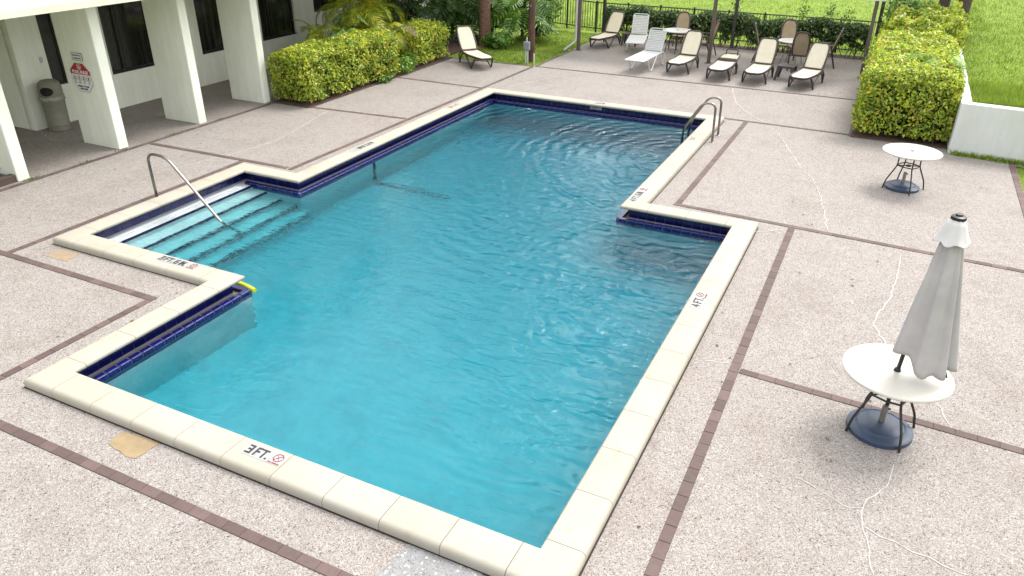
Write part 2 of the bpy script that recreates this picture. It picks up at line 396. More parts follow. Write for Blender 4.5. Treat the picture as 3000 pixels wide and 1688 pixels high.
def tag(o, label, cat, group=None):
    o['label'] = label; o['category'] = cat
    if group: o['group'] = group
    return o
def struct(o, label=None):
    o['kind'] = 'structure'
    if label: o['label'] = label
    return o
def stuff(o): o['kind'] = 'stuff'; return o
def copy_tree(o, parent=None):
    c = o.copy(); COL.objects.link(c); c.parent = parent
    for ch in list(o.children): copy_tree(ch, c)
    return c
def text(name, s, size, mat, parent, m, bold=0.0, xs=1.0, align='LEFT', extr=.0012):
    cu = bpy.data.curves.new(name, 'FONT'); cu.body = s; cu.size = size; cu.extrude = extr; cu.offset = bold
    cu.align_x = align; cu.resolution_u = 2
    t = bpy.data.objects.new(name, cu); COL.objects.link(t)
    bpy.context.view_layer.update()
    me = bpy.data.meshes.new_from_object(t.evaluated_get(bpy.context.evaluated_depsgraph_get()))
    COL.objects.unlink(t); bpy.data.objects.remove(t); bpy.data.curves.remove(cu)
    me.transform(m @ Matrix.Diagonal((xs, 1, 1, 1)))
    return link(name, me, mat, parent)
def cells(xs, ys, keep, zf=lambda x, y: 0.0):
    idx = {}; V = []; F = []
    def vi(i, j):
        if (i, j) not in idx: idx[(i, j)] = len(V); V.append((xs[i], ys[j], zf(xs[i], ys[j])))
        return idx[(i, j)]
    for i in range(len(xs) - 1):
        for j in range(len(ys) - 1):
            if keep((xs[i] + xs[i + 1]) / 2, (ys[j] + ys[j + 1]) / 2):
                F.append((vi(i, j), vi(i + 1, j), vi(i + 1, j + 1), vi(i, j + 1)))
    return V, F

# ------------------------------------------------------------------ pool layout (inner coping edge, counter-clockwise)
PO = [(-7.152, 3.977), (-1.672, 3.977), (-1.672, 11.2), (-3.496, 11.2), (-3.496, 17.202), (-8.953, 17.202), (-8.953, 9.708), (-10.221, 9.708), (-10.221, 6.503), (-7.152, 6.503)]
NP = len(PO)
def seg(i): a, b = Vector(PO[i]), Vector(PO[(i + 1) % NP]); d = (b - a); return a, b, d.normalized(), d.length
def nrm(i): d = seg(i)[2]; return Vector((d.y, -d.x))
def corner(i, o):   # corner i moved outwards by o (mitred)
    n0, n1 = nrm((i - 1) % NP), nrm(i); p = Vector(PO[i]) + (n0 + n1) * o; return p
def offset_poly(o): return [tuple(corner(i, o)) for i in range(NP)]
def inside(x, y, poly):
    c = False
    for i in range(len(poly)):
        (x0, y0), (x1, y1) = poly[i], poly[(i + 1) % len(poly)]
        if (y0 > y) != (y1 > y) and x < (x1 - x0) * (y - y0) / (y1 - y0) + x0: c = not c
    return c
WATER = WATER_Z
# ------------------------------------------------------------------ deck
DK = offset_poly(.22)
dxs = sorted(set([round(p[0], 4) for p in DK] + [-18.5, -16.3, -13.45, -12.3, -9.55, -.42, 1.44, 2.62]))
dys = sorted(set([round(p[1], 4) for p in DK] + [-1.5, 8.0, 14.08, 17.55, 17.3, 20.95, 26.75]))
def deck_keep(x, y):
    if inside(x, y, DK): return False
    if x < -12.3 and x > -13.45 and y > 14.08: return False
    if x < -9.55 and y > 20.95: return False
    if x > 1.44 and y > 17.3: return False
    if x > -.42 and y > 17.55: return False
    if x < -16.3 and y > 17.55: return False
    return True
V, F = cells(dxs, dys, deck_keep)
me = bpy.data.meshes.new('deck'); me.from_pydata(V, [], F)
deck = struct(link('deck', me, 'aggregate'), 'pale exposed aggregate concrete deck around the pool')

# ground / lawn : one sheet with a hole under the deck
def smooth(a, b, x): t = max(0, min(1, (x - a) / (b - a))); return t * t * (3 - 2 * t)
def ground_z(x, y):
    z = -.05
    z += .9 * smooth(28.2, 42, y) + 1.2 * smooth(42, 120, y)
    if y > 17.35 and x > 1.5: z = max(z, .93 + .06 * smooth(18, 40, y) + .5 * smooth(4, 25, x) + .9 * smooth(28.2, 42, y) + 1.2 * smooth(42, 120, y))
    elif y > 27.6 and x > -.5: z += .9 * smooth(-.5, 1.5, x)
    if x > 2.6 and y <= 17.2: z = -.06
    z += .03 * math.sin(x * 1.7 + y * .6) * math.sin(y * 1.1 - x * .4) if y > 18 or x > 2.7 else 0
    return z
gx = [-300, -150, -80, -50, -30, -22] + list(np.arange(-18.0, 12.01, .75)) + [15, 20, 30, 50, 80, 150, 300]
gx = sorted(set([round(float(a), 3) for a in gx if abs(a - 1.5) > .4] + [1.47, 1.53, 2.64, -.5]))
gy = [-200, -60, -20, -6, -1, 4, 9, 14] + list(np.arange(16, 46, .75)) + [48, 52, 58, 66, 80, 110, 160, 300]
gy = sorted(set([round(float(a), 3) for a in gy if abs(a - 17.35) > .3] + [17.2, 17.37, 20.9]))
V, F = cells(gx, gy, lambda x, y: not (-16 < x < 2.4 and -1 < y < 17.3), ground_z)
me = bpy.data.meshes.new('lawn'); me.from_pydata(V, [], F)
struct(link('lawn', me, 'lawn', smooth=True), 'bright green lawn around the pool yard')

# planting beds
b = MB(); b.box((-12.9, 17.5, -.005), (1.12, 6.9, .05))
struct(b.build('planting_bed', 'mulch'), 'brown mulch bed under the left hedge')
b = MB(); b.box((.5, 22.6, -.005), (1.86, 10.1, .05))
struct(b.build('planting_bed', 'mulch'), 'brown mulch bed under the right hedge')
b = MB(); b.box((-14.3, 21.3, -.01), (3.2, 7.2, .05))
struct(b.build('planting_bed', 'mulch'), 'dark bed under the palms')

# brick strips : a mortar bed with single bricks on it
BR = MB().box((0, 0, 0), (.192, .102, .012), bev=.003).mesh('brick')
BR.materials.append(MATS['brick'])
def strip(a, c, label, wd=.104):
    a, c = Vector((*a, 0)), Vector((*c, 0)); d = (c - a); L = d.length; ang = math.atan2(d.y, d.x)
    m = MB().box(tuple((a + c) / 2 + Vector((0, 0, .0015))), (L, wd, .005), rz=ang)
    o = struct(m.build('brick_strip', 'mortar'), label)
    n = max(1, round(L / .196)); st = L / n
    for i in range(n):
        p = a + d.normalized() * (st * (i + .5))
        k = bpy.data.objects.new('brick', BR); COL.objects.link(k); k.parent = o
        k.location = (p.x, p.y, .0025 + random.uniform(-.0008, .0012)); k.rotation_euler = (0, 0, ang + random.uniform(-.006, .006)); k.scale = (st / .196, wd / .104, 1)
w_ = .052
strip((-13.42, 5.2), (-13.42, 14.08), 'brick strip along the building columns')
strip((-13.42 + w_, 10.32), (-9.76 - w_, 10.40), 'brick strip from the column line to the pool')
strip((-10.86, 5.60 + w_), (-10.86, 10.30), 'brick strip beside the pool steps')
strip((-12.0, 5.61), (-7.90 + w_, 5.61), 'brick strip on the near side of the pool steps')
strip((-7.90, 5.61 - w_), (-7.90, 2.5), 'brick strip running toward the near left corner')
strip((-9.2, 3.11), (-.86, 3.11), 'brick strip along the near end of the pool')
strip((-9.72, 10.40 - w_), (-9.56, 20.93), 'brick strip along the far left side of the pool', .1)
strip((-13.36, 14.08), (-9.69 - w_, 14.34), 'brick strip at the near end of the left hedge', .09)
strip((-12.28, 17.84), (-9.61 - w_, 17.82), 'brick strip toward the lone lounger', .09)
strip((-12.3, 20.93), (-9.60, 20.98), 'brick strip between deck and left lawn', .09)
strip((-9.56 + w_, 21.0), (-.45, 21.12), 'brick strip in front of the row of loungers', .09)
strip((-9.5, 21.1), (-9.5, 24.0), 'brick strip along the lawn edge by the pavilion', .09)
strip((-3.3, 17.8), (-.48, 17.72), 'brick strip behind the pool ladder', .09)
strip((-2.68, 17.76), (-2.72, 11.92 + w_), 'brick strip on the right of the ladder')
strip((-2.78, 11.95), (2.5, 11.66), 'brick strip crossing the right deck beyond the umbrella')
strip((-.84, 11.80), (-.82, 3.0), 'brick strip along the right side of the pool')
strip((-.82 + w_, 7.36), (2.5, 7.16), 'brick strip under the umbrella table')
strip((2.56, 17.2), (2.56, 3.0), 'brick strip on the right edge of the deck', .11)
strip((-.44, 21.1), (-.44, 17.6), 'brick strip along the right hedge bed', .09)
strip((-12.34, 20.9), (-12.34, 14.2), 'brick strip along the left hedge bed', .07)

# crack lines filled with white sealant
def crackline(pts, wd=.016):
    P = [Vector((*p, 0)) for p in pts]; out = []
    for a, c in zip(P[:-1], P[1:]):
        n = max(2, int((c - a).length / .09))
        for i in range(n): out.append(a.lerp(c, i / n))
    out.append(P[-1]); perp = []
    jit = [Vector((random.gauss(0, .014), random.gauss(0, .014), 0)) for _ in out]
    out = [p + j for p, j in zip(out, jit)]
    V = []; F = []
    for i, p in enumerate(out):
        t = (out[min(i + 1, len(out) - 1)] - out[max(i - 1, 0)]); nrm_ = Vector((-t.y, t.x, 0)).normalized() * wd * random.uniform(.3, .75)
        V += [(p + nrm_ + Vector((0, 0, .0045)))[:], (p - nrm_ + Vector((0, 0, .0045)))[:]]
        if i: F.append((2 * i - 2, 2 * i - 1, 2 * i + 1, 2 * i))
    m = MB(); m.add(V, F); m.build('crack_filler', 'crack', deck)
CR = [[(-12.12, 6.34), (-12.23, 6.81), (-12.25, 7.32), (-12.04, 8.08), (-11.74, 9.28), (-11.43, 10.22)], [(-11.37, 10.45), (-11.21, 11.72), (-11.43, 12.75), (-11.75, 13.91)],
 [(-9.14, 18.05), (-8.84, 18.84), (-8.42, 20.07), (-7.95, 20.9)], [(-6.9, 21.2), (-6.55, 21.6), (-6.32, 22.0)],
 [(-3.66, 20.95), (-3.23, 19.35), (-2.8, 18.52), (-2.58, 18.23), (-2.3, 17.9)], [(-2.2, 17.6), (-1.91, 17.28), (-1.46, 15.91), (-1.16, 15.08), (-.76, 14.15), (-.5, 12.98), (-.34, 11.97)],
 [(.74, 11.5), (.71, 10.63), (.66, 9.97), (.52, 9.43), (.5, 9.14), (.65, 8.7), (.75, 8.2), (1.0, 7.9), (1.17, 7.7), (1.26, 7.49), (1.31, 7.28)],
 [(.8, 6.45), (.78, 6.11), (.62, 5.76), (.6, 5.54), (.67, 5.23), (.73, 4.96)], [(.06, 5.84), (.24, 5.76), (.45, 5.67), (.61, 5.67)], [(.65, 5.47), (.87, 5.38), (1.13, 5.35), (1.41, 5.3)],
 [(-7.9, 3.3), (-7.61, 3.42), (-7.44, 3.59)], [(-4.39, 23.24), (-4.09, 22.66), (-3.8, 22.06)], [(-10.82, 5.7), (-10.56, 6.08)], [(-16.2, 9.85), (-15.4, 9.55), (-14.75, 9.72)],
 [(-1.33, 11.35), (-.9, 11.72)], [(-1.28, 7.35), (-1.09, 7.39), (-.9, 7.45)], [(-2.45, 22.77), (-2.19, 22.09), (-2.01, 21.2)], [(-3.1, 17.5), (-2.75, 17.62)], [(-1.52, 23.55), (-.79, 23.65)], [(-4.6, 23.6), (-5.2, 24.6)]]
for c in CR: crackline(c, .008 if c[0][1] < 9 else .012)

# mortar patches in the deck
def blob(cx, cy, rx, ry, z, n=26, amp=.16, seed=1):
    rg = random.Random(seed); ph = [rg.uniform(0, 6.28) for _ in range(4)]
    return [(cx + rx * (1 + amp * (math.sin(3 * a + ph[0]) * .5 + math.sin(5 * a + ph[1]) * .35 + math.sin(9 * a + ph[2]) * .2)) * math.cos(a),
             cy + ry * (1 + amp * (math.sin(2 * a + ph[3]) * .5 + math.sin(7 * a + ph[1]) * .3)) * math.sin(a)) for a in [2 * math.pi * k / n for k in range(n)]]
m = MB(); m.prism([(-5.94, 3.575), (-5.955, 3.50), (-5.93, 3.43), (-5.935, 3.39), (-5.86, 3.375), (-5.80, 3.36), (-5.73, 3.365), (-5.64, 3.335), (-5.57, 3.34), (-5.52, 3.355), (-5.50, 3.44), (-5.505, 3.53), (-5.485, 3.60), (-5.62, 3.603), (-5.78, 3.6)], -.02, .005); m.build('mortar_patch', 'patch_tan', deck)
m = MB(); m.prism([(-10.33, 6.06), (-10.30, 5.83), (-9.86, 5.84), (-9.92, 6.10)][::-1], -.02, .004); m.build('mortar_patch', 'patch_pale', deck)
m = MB(); m.prism([(-2.70, 2.9), (-.87, 2.9), (-.87, 3.05), (-1.9, 3.3), (-2.0, 3.615), (-2.68, 3.615), (-2.72, 3.3)], -.02, .005); m.build('terrazzo_patch', 'terrazzo', deck)

# ------------------------------------------------------------------ pool
pool = thing('swimming_pool', 'long stepped swimming pool with cream coping and dark blue waterline tiles', 'pool', (0, 0, 0))
CW = .352
def prof():
    p = []
    for k in range(7): a = R(-90 - 180 * k / 6); p.append((.030 + .030 * math.cos(a), .078 + .030 * math.sin(a)))  # bullnose over the water
    for k in range(6): a = R(90 - 90 * k / 5); p.append((CW - .055 + .055 * math.cos(a), .108 - .055 + .055 * math.sin(a)))
    p += [(CW - .008, -.03), (.135, -.03), (.135, .048)]
    return p
CP = prof()
def section(i, t):   # station on segment i at distance t, returns fn o -> xy
    a, b_, d, L = seg(i); n = nrm(i)
    return lambda o: a + d * t + n * o
def stone(stations):
    m = MB(); k = len(CP); vs = []
    for st in stations:
        for (o, z) in CP: q = st(o); vs.append((q.x, q.y, z))
    fs = []
    for j in range(len(stations) - 1):
        for i in range(k): fs.append((j * k + i, j * k + (i + 1) % k, (j + 1) * k + (i + 1) % k, (j + 1) * k + i))
    fs += [tuple(range(k - 1, -1, -1)), tuple(range((len(stations) - 1) * k, len(stations) * k))]
    m.add(vs, [f[::-1] for f in fs]); return m.build('coping_stone', 'coping', pool, smooth=True)
G = .0028
cut = .13
def cdist(i):  # where the corner stone of corner i ends along its two sides
    n0, n1 = nrm((i - 1) % NP), nrm(i); cr = seg((i - 1) % NP)[2].x * seg(i)[2].y - seg((i - 1) % NP)[2].y * seg(i)[2].x
    return (.14, .10) if cr > 0 else (.47, .47)
for i in range(NP):
    e = cdist(i); L0 = seg((i - 1) % NP)[3]
    stone([section((i - 1) % NP, L0 - e[0] + G), (lambda o, i=i: corner(i, o)), section(i, e[1] - G)])
    e2 = cdist((i + 1) % NP); L = seg(i)[3]; t0, t1 = e[1], L - e2[0]
    n = max(1, round((t1 - t0) / .612)); s_ = (t1 - t0) / n
    for k in range(n): stone([section(i, t0 + s_ * k + G), section(i, t0 + s_ * (k + 1) - G)])
# joint fill under the stones
def ring(name, o0, o1, z0, z1, mat, parent=pool, skip=None):
    m = MB(); vs = []
    for i in range(NP):
        for (o, z) in ((o0, z0), (o1, z0), (o1, z1), (o0, z1)): q = corner(i, o); vs.append((q.x, q.y, z))
    fs = []
    for i in range(NP):
        j = (i + 1) % NP
        if i == skip: fs += [(i * 4, i * 4 + 1, i * 4 + 2, i * 4 + 3), (j * 4 + 3, j * 4 + 2, j * 4 + 1, j * 4)]; continue
        for k in range(4): fs.append((i * 4 + k, i * 4 + (k + 1) % 4, j * 4 + (k + 1) % 4, j * 4 + k))
    m.add(vs, fs); return m.build(name, mat, parent)
ring('joint_bed', .03, CW - .06, .052, .1035, 'dirt_line')
ring('dirt_edge', CW - .03, CW + .011, -.01, .0035, 'dirt_line')
ring('wall_bed', .132, .31, -.30, .045, 'grout')
ring('gutter', -.005, .14, -.30, -.155, 'gutter', skip=7)
ring('lip_bed', -.036, .036, -.30, -.114, 'lip_grout', skip=7)
# single tiles
TM = MB().box((0, 0, 0), (.151, .008, .152), bev=.003).mesh('wall_tile'); TM.materials.append(MATS['tile_blue'])
LM = MB().box((0, 0, 0), (.151, .084, .100), bev=.010).mesh('lip_tile'); LM.materials.append(MATS['lip_blue'])
hidden = {0, 1, 3, 8}
hw, hl = MB(), MB()
for i in range(NP):
    a, b_, d, L = seg(i); n = nrm(i); ang = math.atan2(d.y, d.x)
    for which, o, z, me_ in (('wall_tile', .131, -.046, TM), ('lip_tile', 0.0, -.156, LM)):
        p0, p1 = corner(i, o), corner((i + 1) % NP, o); LL = (p1 - p0).length; k = max(1, round(LL / .155)); st = LL / k
        for q in range(k):
            p = p0 + d * (st * (q + .5))
            if which == 'lip_tile' and i == 7: continue
            if i in hidden:
                (hw if which == 'wall_tile' else hl).box((p.x, p.y, z), (st - .004,   .008 if which == 'wall_tile' else .084, .152 if which == 'wall_tile' else .1), rz=ang)
                continue
            t = bpy.data.objects.new(which, me_); COL.objects.link(t); t.parent = pool
            t.location = (p.x, p.y, z); t.rotation_euler = (random.uniform(-.01, .01), 0, ang); t.scale = ((st - .003) / .151, 1, 1)
stuff(hw.build('wall_tile', 'tile_blue', pool)); stuff(hl.build('lip_tile', 'lip_blue', pool))
# basin
def floor_z(y): return WATER - np.interp(y, [3.9, 8.6, 11.8, 15.6, 17.3], [.95, 1.22, 1.36, 1.52, 1.56])
BP = offset_poly(-.03)
bxs = sorted(set(round(p[0], 4) for p in BP)); bys = sorted(set([round(p[1], 4) for p in BP] + [5, 7.6, 8.6, 13, 14.5, 16]))
V, F = cells(bxs, bys, lambda x, y: inside(x, y, BP), lambda x, y: float(floor_z(y)))
m = MB(); m.add(V, F)
for i in range(NP):
    a, c = corner(i, -.03), corner((i + 1) % NP, -.03)
    m.add([(a.x, a.y, -.205), (c.x, c.y, -.205), (c.x, c.y, floor_z(c.y)), (a.x, a.y, floor_z(a.y))], [(0, 1, 2, 3)])
    a2, c2 = corner(i, .02), corner((i + 1) % NP, .02)
    m.add([(a.x, a.y, -.205), (c.x, c.y, -.205), (c2.x, c2.y, -.205), (a2.x, a2.y, -.205)], [(0, 1, 2, 3)])
basin = m.build('basin', 'plaster', pool)
# steps
SX = [-10.03, -9.70, -9.36, -9.03, -8.74]
NM = MB().box((0, 0, 0), (.048, .151, .014), bev=.003).mesh('nosing_tile'); NM.materials.append(MATS['tile_blue'])
NM2 = MB().box((0, 0, 0), (.012, .151, .048), bev=.003).mesh('nosing_face'); NM2.materials.append(MATS['tile_blue'])
for k, x in enumerate(SX):
    z = -.160 - .195 * k
    m = MB(); x0 = -10.36 if k == 0 else SX[k - 1] - .01
    m.box(((x0 + x) / 2, 8.105, (z - 1.6) / 2), (x - x0, 3.25 if k else 3.44, z + 1.6))
    st = m.build('step', 'plaster', pool)
    n = 21
    for j in range(n):
        y = 6.525 + (9.68 - 6.525) * (j + .5) / n
        for mm, px, pz in ((NM, x - .022, z + .002), (NM2, x + .001, z - .026)):
            t = bpy.data.objects.new('nosing_tile', mm); COL.objects.link(t); t.parent = st; t.location = (px, y, pz)
# a dark blue line of tiles across the floor at the break in slope
m = MB()
stf = MB()
for j in range(36):
    x = -8.85 + j * .155
    if x < -7.2: stf.box((x, 11.9, floor_z(11.9) + .004), (.15, .075, .006))
stf.build('floor_tile', 'tile_blue', pool)['kind'] = 'stuff'
m = MB()
for z in (-.35, -.5, -.65, -.8, -.95, -1.1, -1.25): m.box((-8.975 + .056, 11.9, z), (.012, .07, .145))
o = m.build('wall_stripe', 'tile_blue', pool); o['kind'] = 'stuff'
# main drain
# water : closed body
WP = offset_poly(.01)
wx = sorted(set(round(p[0], 4) for p in WP)); wy = sorted(set(round(p[1], 4) for p in WP))
V, F = cells(wx, wy, lambda x, y: inside(x, y, WP), lambda x, y: WATER)
nv = len(V); m = MB(); m.add(V, F); m.add([(x, y, -1.95) for x, y, z in V], [f[::-1] for f in F])
for i in range(NP):
    a, c = WP[i], WP[(i + 1) % NP]
cnt = {}
for f in F:
    for p, q in zip(f, f[1:] + f[:1]): cnt[(p, q)] = 1
for (p, q) in list(cnt):
    if (q, p) not in cnt: m.f.append((q, p, p + nv, q + nv))
struct(m.build('water', 'water'), 'turquoise pool water with ripples')
# depth markers
GLY = {'3': [(0, 1, .5, 1), (.5, 1, .5, 0), (.12, .52, .5, .52), (0, 0, .5, 0)], '4': [(.36, 1, .36, 0), (.36, 1, 0, .34), (0, .34, .55, .34)], '5': [(0, 1, .5, 1), (0, 1, 0, .55), (0, .55, .5, .55), (.5, .55, .5, 0), (0, 0, .5, 0)],
       '6': [(0, 1, .5, 1), (0, 1, 0, 0), (0, .52, .5, .52), (.5, .52, .5, 0), (0, 0, .5, 0)], 'F': [(0, 1, .48, 1), (0, 1, 0, 0), (0, .52, .38, .52)], 'T': [(0, 1, .56, 1), (.28, 1, .28, 0)],
       'I': [(0, 1, 0, 0)], 'N': [(0, 0, 0, 1), (0, 1, .46, 0), (.46, 0, .46, 1)], '.': [(0, .02, .02, .02)]}
def block_text(txt, h, x0, y0, wd):
    """upright block letters built from flat bars; returns a mesh builder"""
    mb = MB(); x = x0
    for ch in txt:
        if ch == ' ': x += .30 * h; continue
        for k, (a, b_, c, d) in enumerate(GLY[ch]):
            p, q = Vector((x + a * h, y0 + b_ * h, 0)), Vector((x + c * h, y0 + d * h, 0)); dv = q - p; L_ = dv.length + wd
            mb.box(tuple((p + q) / 2 + Vector((0, 0, .0002 * k))), (L_, wd, .0016), rz=math.atan2(dv.y, dv.x))
        x += (max(max(g[0], g[2]) for g in GLY[ch])) * h + .24 * h
    return mb
def marker(cx, cy, ang, txt, L, wd=.15, red=True, fade=1.0, sz=.185, worn=False):
    mm = Matrix.Translation((cx, cy, .1085)) @ Matrix.Rotation(ang, 4, 'Z')
    n = round(L / .15); pl = None
    for k in range(n):
        q = MB().box((0, 0, 0), (L / n - .003, wd, .005)); me_ = q.mesh('depth_tile'); me_.transform(mm @ Matrix.Translation((-L / 2 + L / n * (k + .5), 0, 0)))
        t = link('depth_tile', me_, 'coping' if worn else 'marker_white', pool); pl = pl or t
    tb = block_text(txt, .092, -L / 2 + .030, -.046, .019 if not worn else .008).mesh('lettering'); tb.transform(mm @ Matrix.Translation((0, 0, .0045))); link('lettering', tb, 'sign_black', pl)
    if red:
        s_ = MB(); x0 = L / 2 - .08
        pts = [(x0 + .05 * math.cos(R(22.5 + 45 * k)), .016 + .05 * math.sin(R(22.5 + 45 * k)), .0035) for k in range(9)]
        s_.tube(pts, .0045, 4); s_.tube([(x0 - .03, -.02, .0035), (x0 + .03, .05, .0035)], .004, 4); s_.tube([(x0 - .03, .05, .0035), (x0 + .03, -.02, .0035)], .0022, 4)
        me_ = s_.mesh('no_diving_symbol'); me_.transform(mm); link('no_diving_symbol', me_, 'mark_red', pl)
        text('lettering', 'NO DIVING', .024, 'mark_red', pl, mm @ Matrix.Translation((L / 2 - .145, -.066, .0035)), bold=.0008)
marker(-4.38, 3.845, 0, '3 FT.', .455)
marker(-1.54, 8.58, R(90), '4 FT.', .44)
marker(-8.25, 6.385, 0, '3 FT. 6 IN.', .72)
marker(-3.375, 11.82, R(90), '4 FT. 6 IN.', .72)
marker(-9.14, 11.86, R(-90), '4 FT. 6 IN.', .72, red=False)
marker(-9.14, 15.5, R(-90), '5 FT.', .45, worn=True)
marker(-3.37, 15.6, R(90), '5 FT.', .45, red=False, worn=True)
marker(-6.2, 17.37, R(180), '5 FT.', .45, red=False)
# depth tile on the far wall
q = MB().box((-6.2, 17.3225, -.012), (.30, .006, .07)); t = q.build('depth_tile', 'marker_white', pool)
text('lettering', '5 FT', .06, 'sign_black', t, Matrix.Translation((-6.29, 17.318, -.035)) @ Matrix.Rotation(R(90), 4, 'X'), bold=.001)

# dead leaves and twigs on the deck
def litter():
    Vv = []; Ff = []
    for k in range(230):
        for _ in range(50):
            x, y = random.uniform(-13.3, 2.4), random.uniform(3, 24)
            if random.random() < .5: x = random.choice((-13.5, -12.2, -9.7, -7.6, -.9, -10.6)) + random.gauss(0, .25)
            if deck_keep(x, y) and not inside(x, y, offset_poly(.4)) : break
        a = random.uniform(0, 6.28); l = random.uniform(.010, .034); wd = l * random.uniform(.25, .6)
        c, s_ = math.cos(a), math.sin(a); b0 = len(Vv)
        for dx, dy, dz in ((-l, 0, .006), (0, wd, .012), (l, 0, .007), (0, -wd, .013)): Vv.append((x + c * dx - s_ * dy, y + s_ * dx + c * dy, dz))
        Ff.append((b0, b0 + 1, b0 + 2, b0 + 3))
    m = MB(); m.add(Vv, Ff); return m.build('leaf_litter', 'leaf_dry')
o = stuff(litter()); o['label'] = 'small dead leaves scattered on the deck'

# ------------------------------------------------------------------ building
bld = thing('building', 'pale green stucco building with deep fin columns and dark windows', 'building', (-16, 12, 0))
def bp(mb, name, mat, parent=None, smooth=False):
    o = mb.build(name, mat, parent or bld, smooth); 
    if (parent or bld) is bld: o.matrix_parent_inverse = Matrix.Translation((16, -12, 0))
    return o
WX = -16.27
# wall with openings, built from panels round the windows
wins = [(10.50, 10.87, .82, 2.62), (11.98, 13.29, .80, 2.62), (14.72, 15.64, .80, 2.62), (16.98, 18.42, .80, 2.62), (19.32, 20.9, 1.30, 2.62)]
m = MB(); T = .22
ys = [9.84]
for (a, c, z0, z1) in wins:
    m.box((WX - T / 2, (ys[-1] + a) / 2, 1.42), (T, a - ys[-1], 2.84)); m.box((WX - T / 2, (a + c) / 2, z0 / 2), (T, c - a, z0)); m.box((WX - T / 2, (a + c) / 2, (z1 + 2.84) / 2), (T, c - a, 2.84 - z1)); ys.append(c)
m.box((WX - T / 2, (ys[-1] + 26) / 2, 1.42), (T, 26 - ys[-1], 2.84))
bp(m, 'wall', 'stucco')
for k, (a, c, z0, z1) in enumerate(wins):
    f = MB(); t = .045; x = WX - .10
    f.box((x, (a + c) / 2, z0 + t / 2), (.07, c - a, t)); f.box((x, (a + c) / 2, z1 - t / 2), (.07, c - a, t))
    f.box((x, a + t / 2, (z0 + z1) / 2), (.07, t, z1 - z0 - 2 * t)); f.box((x, c - t / 2, (z0 + z1) / 2), (.07, t, z1 - z0 - 2 * t))
    wn = bp(f, 'window', 'frame_bronze')
    def sub(mb, name, mat):
        return mb.build(name, mat, wn)
    if k == 0:
        sub(MB().box((x - .01, (a + c) / 2, (z0 + z1) / 2), (.02, c - a - 2 * t, z1 - z0 - 2 * t)), 'pane', 'blind')
    else:
        cuts = [a + t, a + (c - a) * .30, c - t] if k in (1, 3) else [a + t, c - t]
        for u, v_ in zip(cuts[:-1], cuts[1:]): sub(MB().box((x - .01, (u + v_) / 2, (z0 + z1) / 2), (.012, v_ - u - .01, z1 - z0 - 2 * t)), 'pane', 'dark_glass')
        for u in cuts[1:-1]: sub(MB().box((x + .01, u, (z0 + z1) / 2), (.05, .045, z1 - z0 - 2 * t)), 'mullion', 'frame_bronze')
        sub(MB().box((WX - .03, (a + c) / 2, z0 + .004), (.10, c - a, .02)), 'sill', 'frame_bronze')
m = MB(); m.box((-17.9, 9.84 + .1, 1.42), (3.0, .2, 2.84)); bp(m, 'recess_wall', 'stucco')
m = MB(); m.box((-18.6, 7.0, 1.42), (.2, 5.6, 2.84)); bp(m, 'recess_wall', 'stucco')
m = MB(); m.box((-16.0, 14.0, 2.86), (6.2, 24.4, .12)); bp(m, 'ceiling', 'ceiling')
m = MB(); m.box((-13.72, 8.5, 3.12), (.22, 11.5, .66)); bp(m, 'beam', 'stucco')
m = MB(); m.box((-13.72, 20.1, 3.12), (.22, 11.6, .66)); bp(m, 'beam', 'stucco')
m = MB(); m.box((-13.9, 14, 4.9), (.3, 24, 2.9)); bp(m, 'upper_wall', 'stucco')
for y in (5.5, 9.5, 13.5, 17.5, 21.5): bp(MB().box((-13.74, y, 4.9), (.04, 1.7, 1.4)), 'upper_window', 'dark_glass')
m = MB(); m.box((-16.5, 14, 6.45), (6.2, 25, .25)); bp(m, 'roof', 'wallwhite')
for y0 in (5.52, 7.62, 9.74, 11.83, 13.90):
    m = MB(); m.box((-14.10, y0 + .11, 1.41), (1.06, .22, 2.83), bev=.012); bp(m, 'column', 'stucco')
bp(MB().box((WX + .01, 10.36, 1.41), (.02, .07, .12), bev=.004), 'switch_plate', 'white_pvc')
bp(MB().box((-13.62, 9.65, 2.74), (.10, .08, .10), bev=.01), 'floodlight', 'white_pvc')
bp(MB().box((-13.62, 10.06, 2.74), (.10, .08, .10), bev=.01), 'floodlight', 'white_pvc')
# low kerb and planter left of the first column
m = MB(); m.box((-13.66, 6.45, .06), (.14, 2.32, .15), bev=.01); m.box((-14.55, 7.5, .05), (1.8, .14, .12), bev=.01)
tag(m.build('planter_kerb', 'kerb_brown'), 'low brown kerb at the foot of the leftmost column', 'kerb')
m = MB(); m.tube(fillet([(-14.9, 7.58, .42), (-14.25, 7.58, .42), (-14.20, 7.58, .22), (-13.95, 7.58, .20)], .03), .018, 8)
tag(m.build('conduit_pipe', 'sign_white', smooth=True), 'thin cream pipe on the side of the leftmost column', 'pipe')

# signs on the column
sgn = thing('pool_rules_sign', 'red and white octagonal POOL RULES sign on the second column', 'sign', (-14.155, 9.728, 1.375))
Yr = Matrix.Rotation(R(90), 4, 'X')
def plate(poly, th, off):   # polygon in (x,z), facing -Y
    mb = MB(); mb.prism(poly, 0, th); me_ = mb.mesh('p'); me_.transform(Matrix.Translation((0, -off, 0)) @ Yr); return me_
ow = [(-.115, .285), (.125, .285), (.295, .135), (.295, -.125), (.125, -.285), (-.135, -.285), (-.295, -.115), (-.295, .135)][::-1]
sc_ = lambda s_: [(x * s_, z * s_) for x, z in ow]
link('backing_plate', plate(sc_(1.0), .005, 0), 'sign_white', sgn)
link('border', plate(sc_(.97), .001, .005), 'sign_black', sgn)
link('face', plate(sc_(.95), .001, .006), 'sign_white', sgn)
link('red_panel', plate([(-.109, .271), (.119, .271), (.28, .128), (.28, .062), (-.28, .062), (-.28, .128)][::-1], .0012, .007), 'sign_red', sgn)
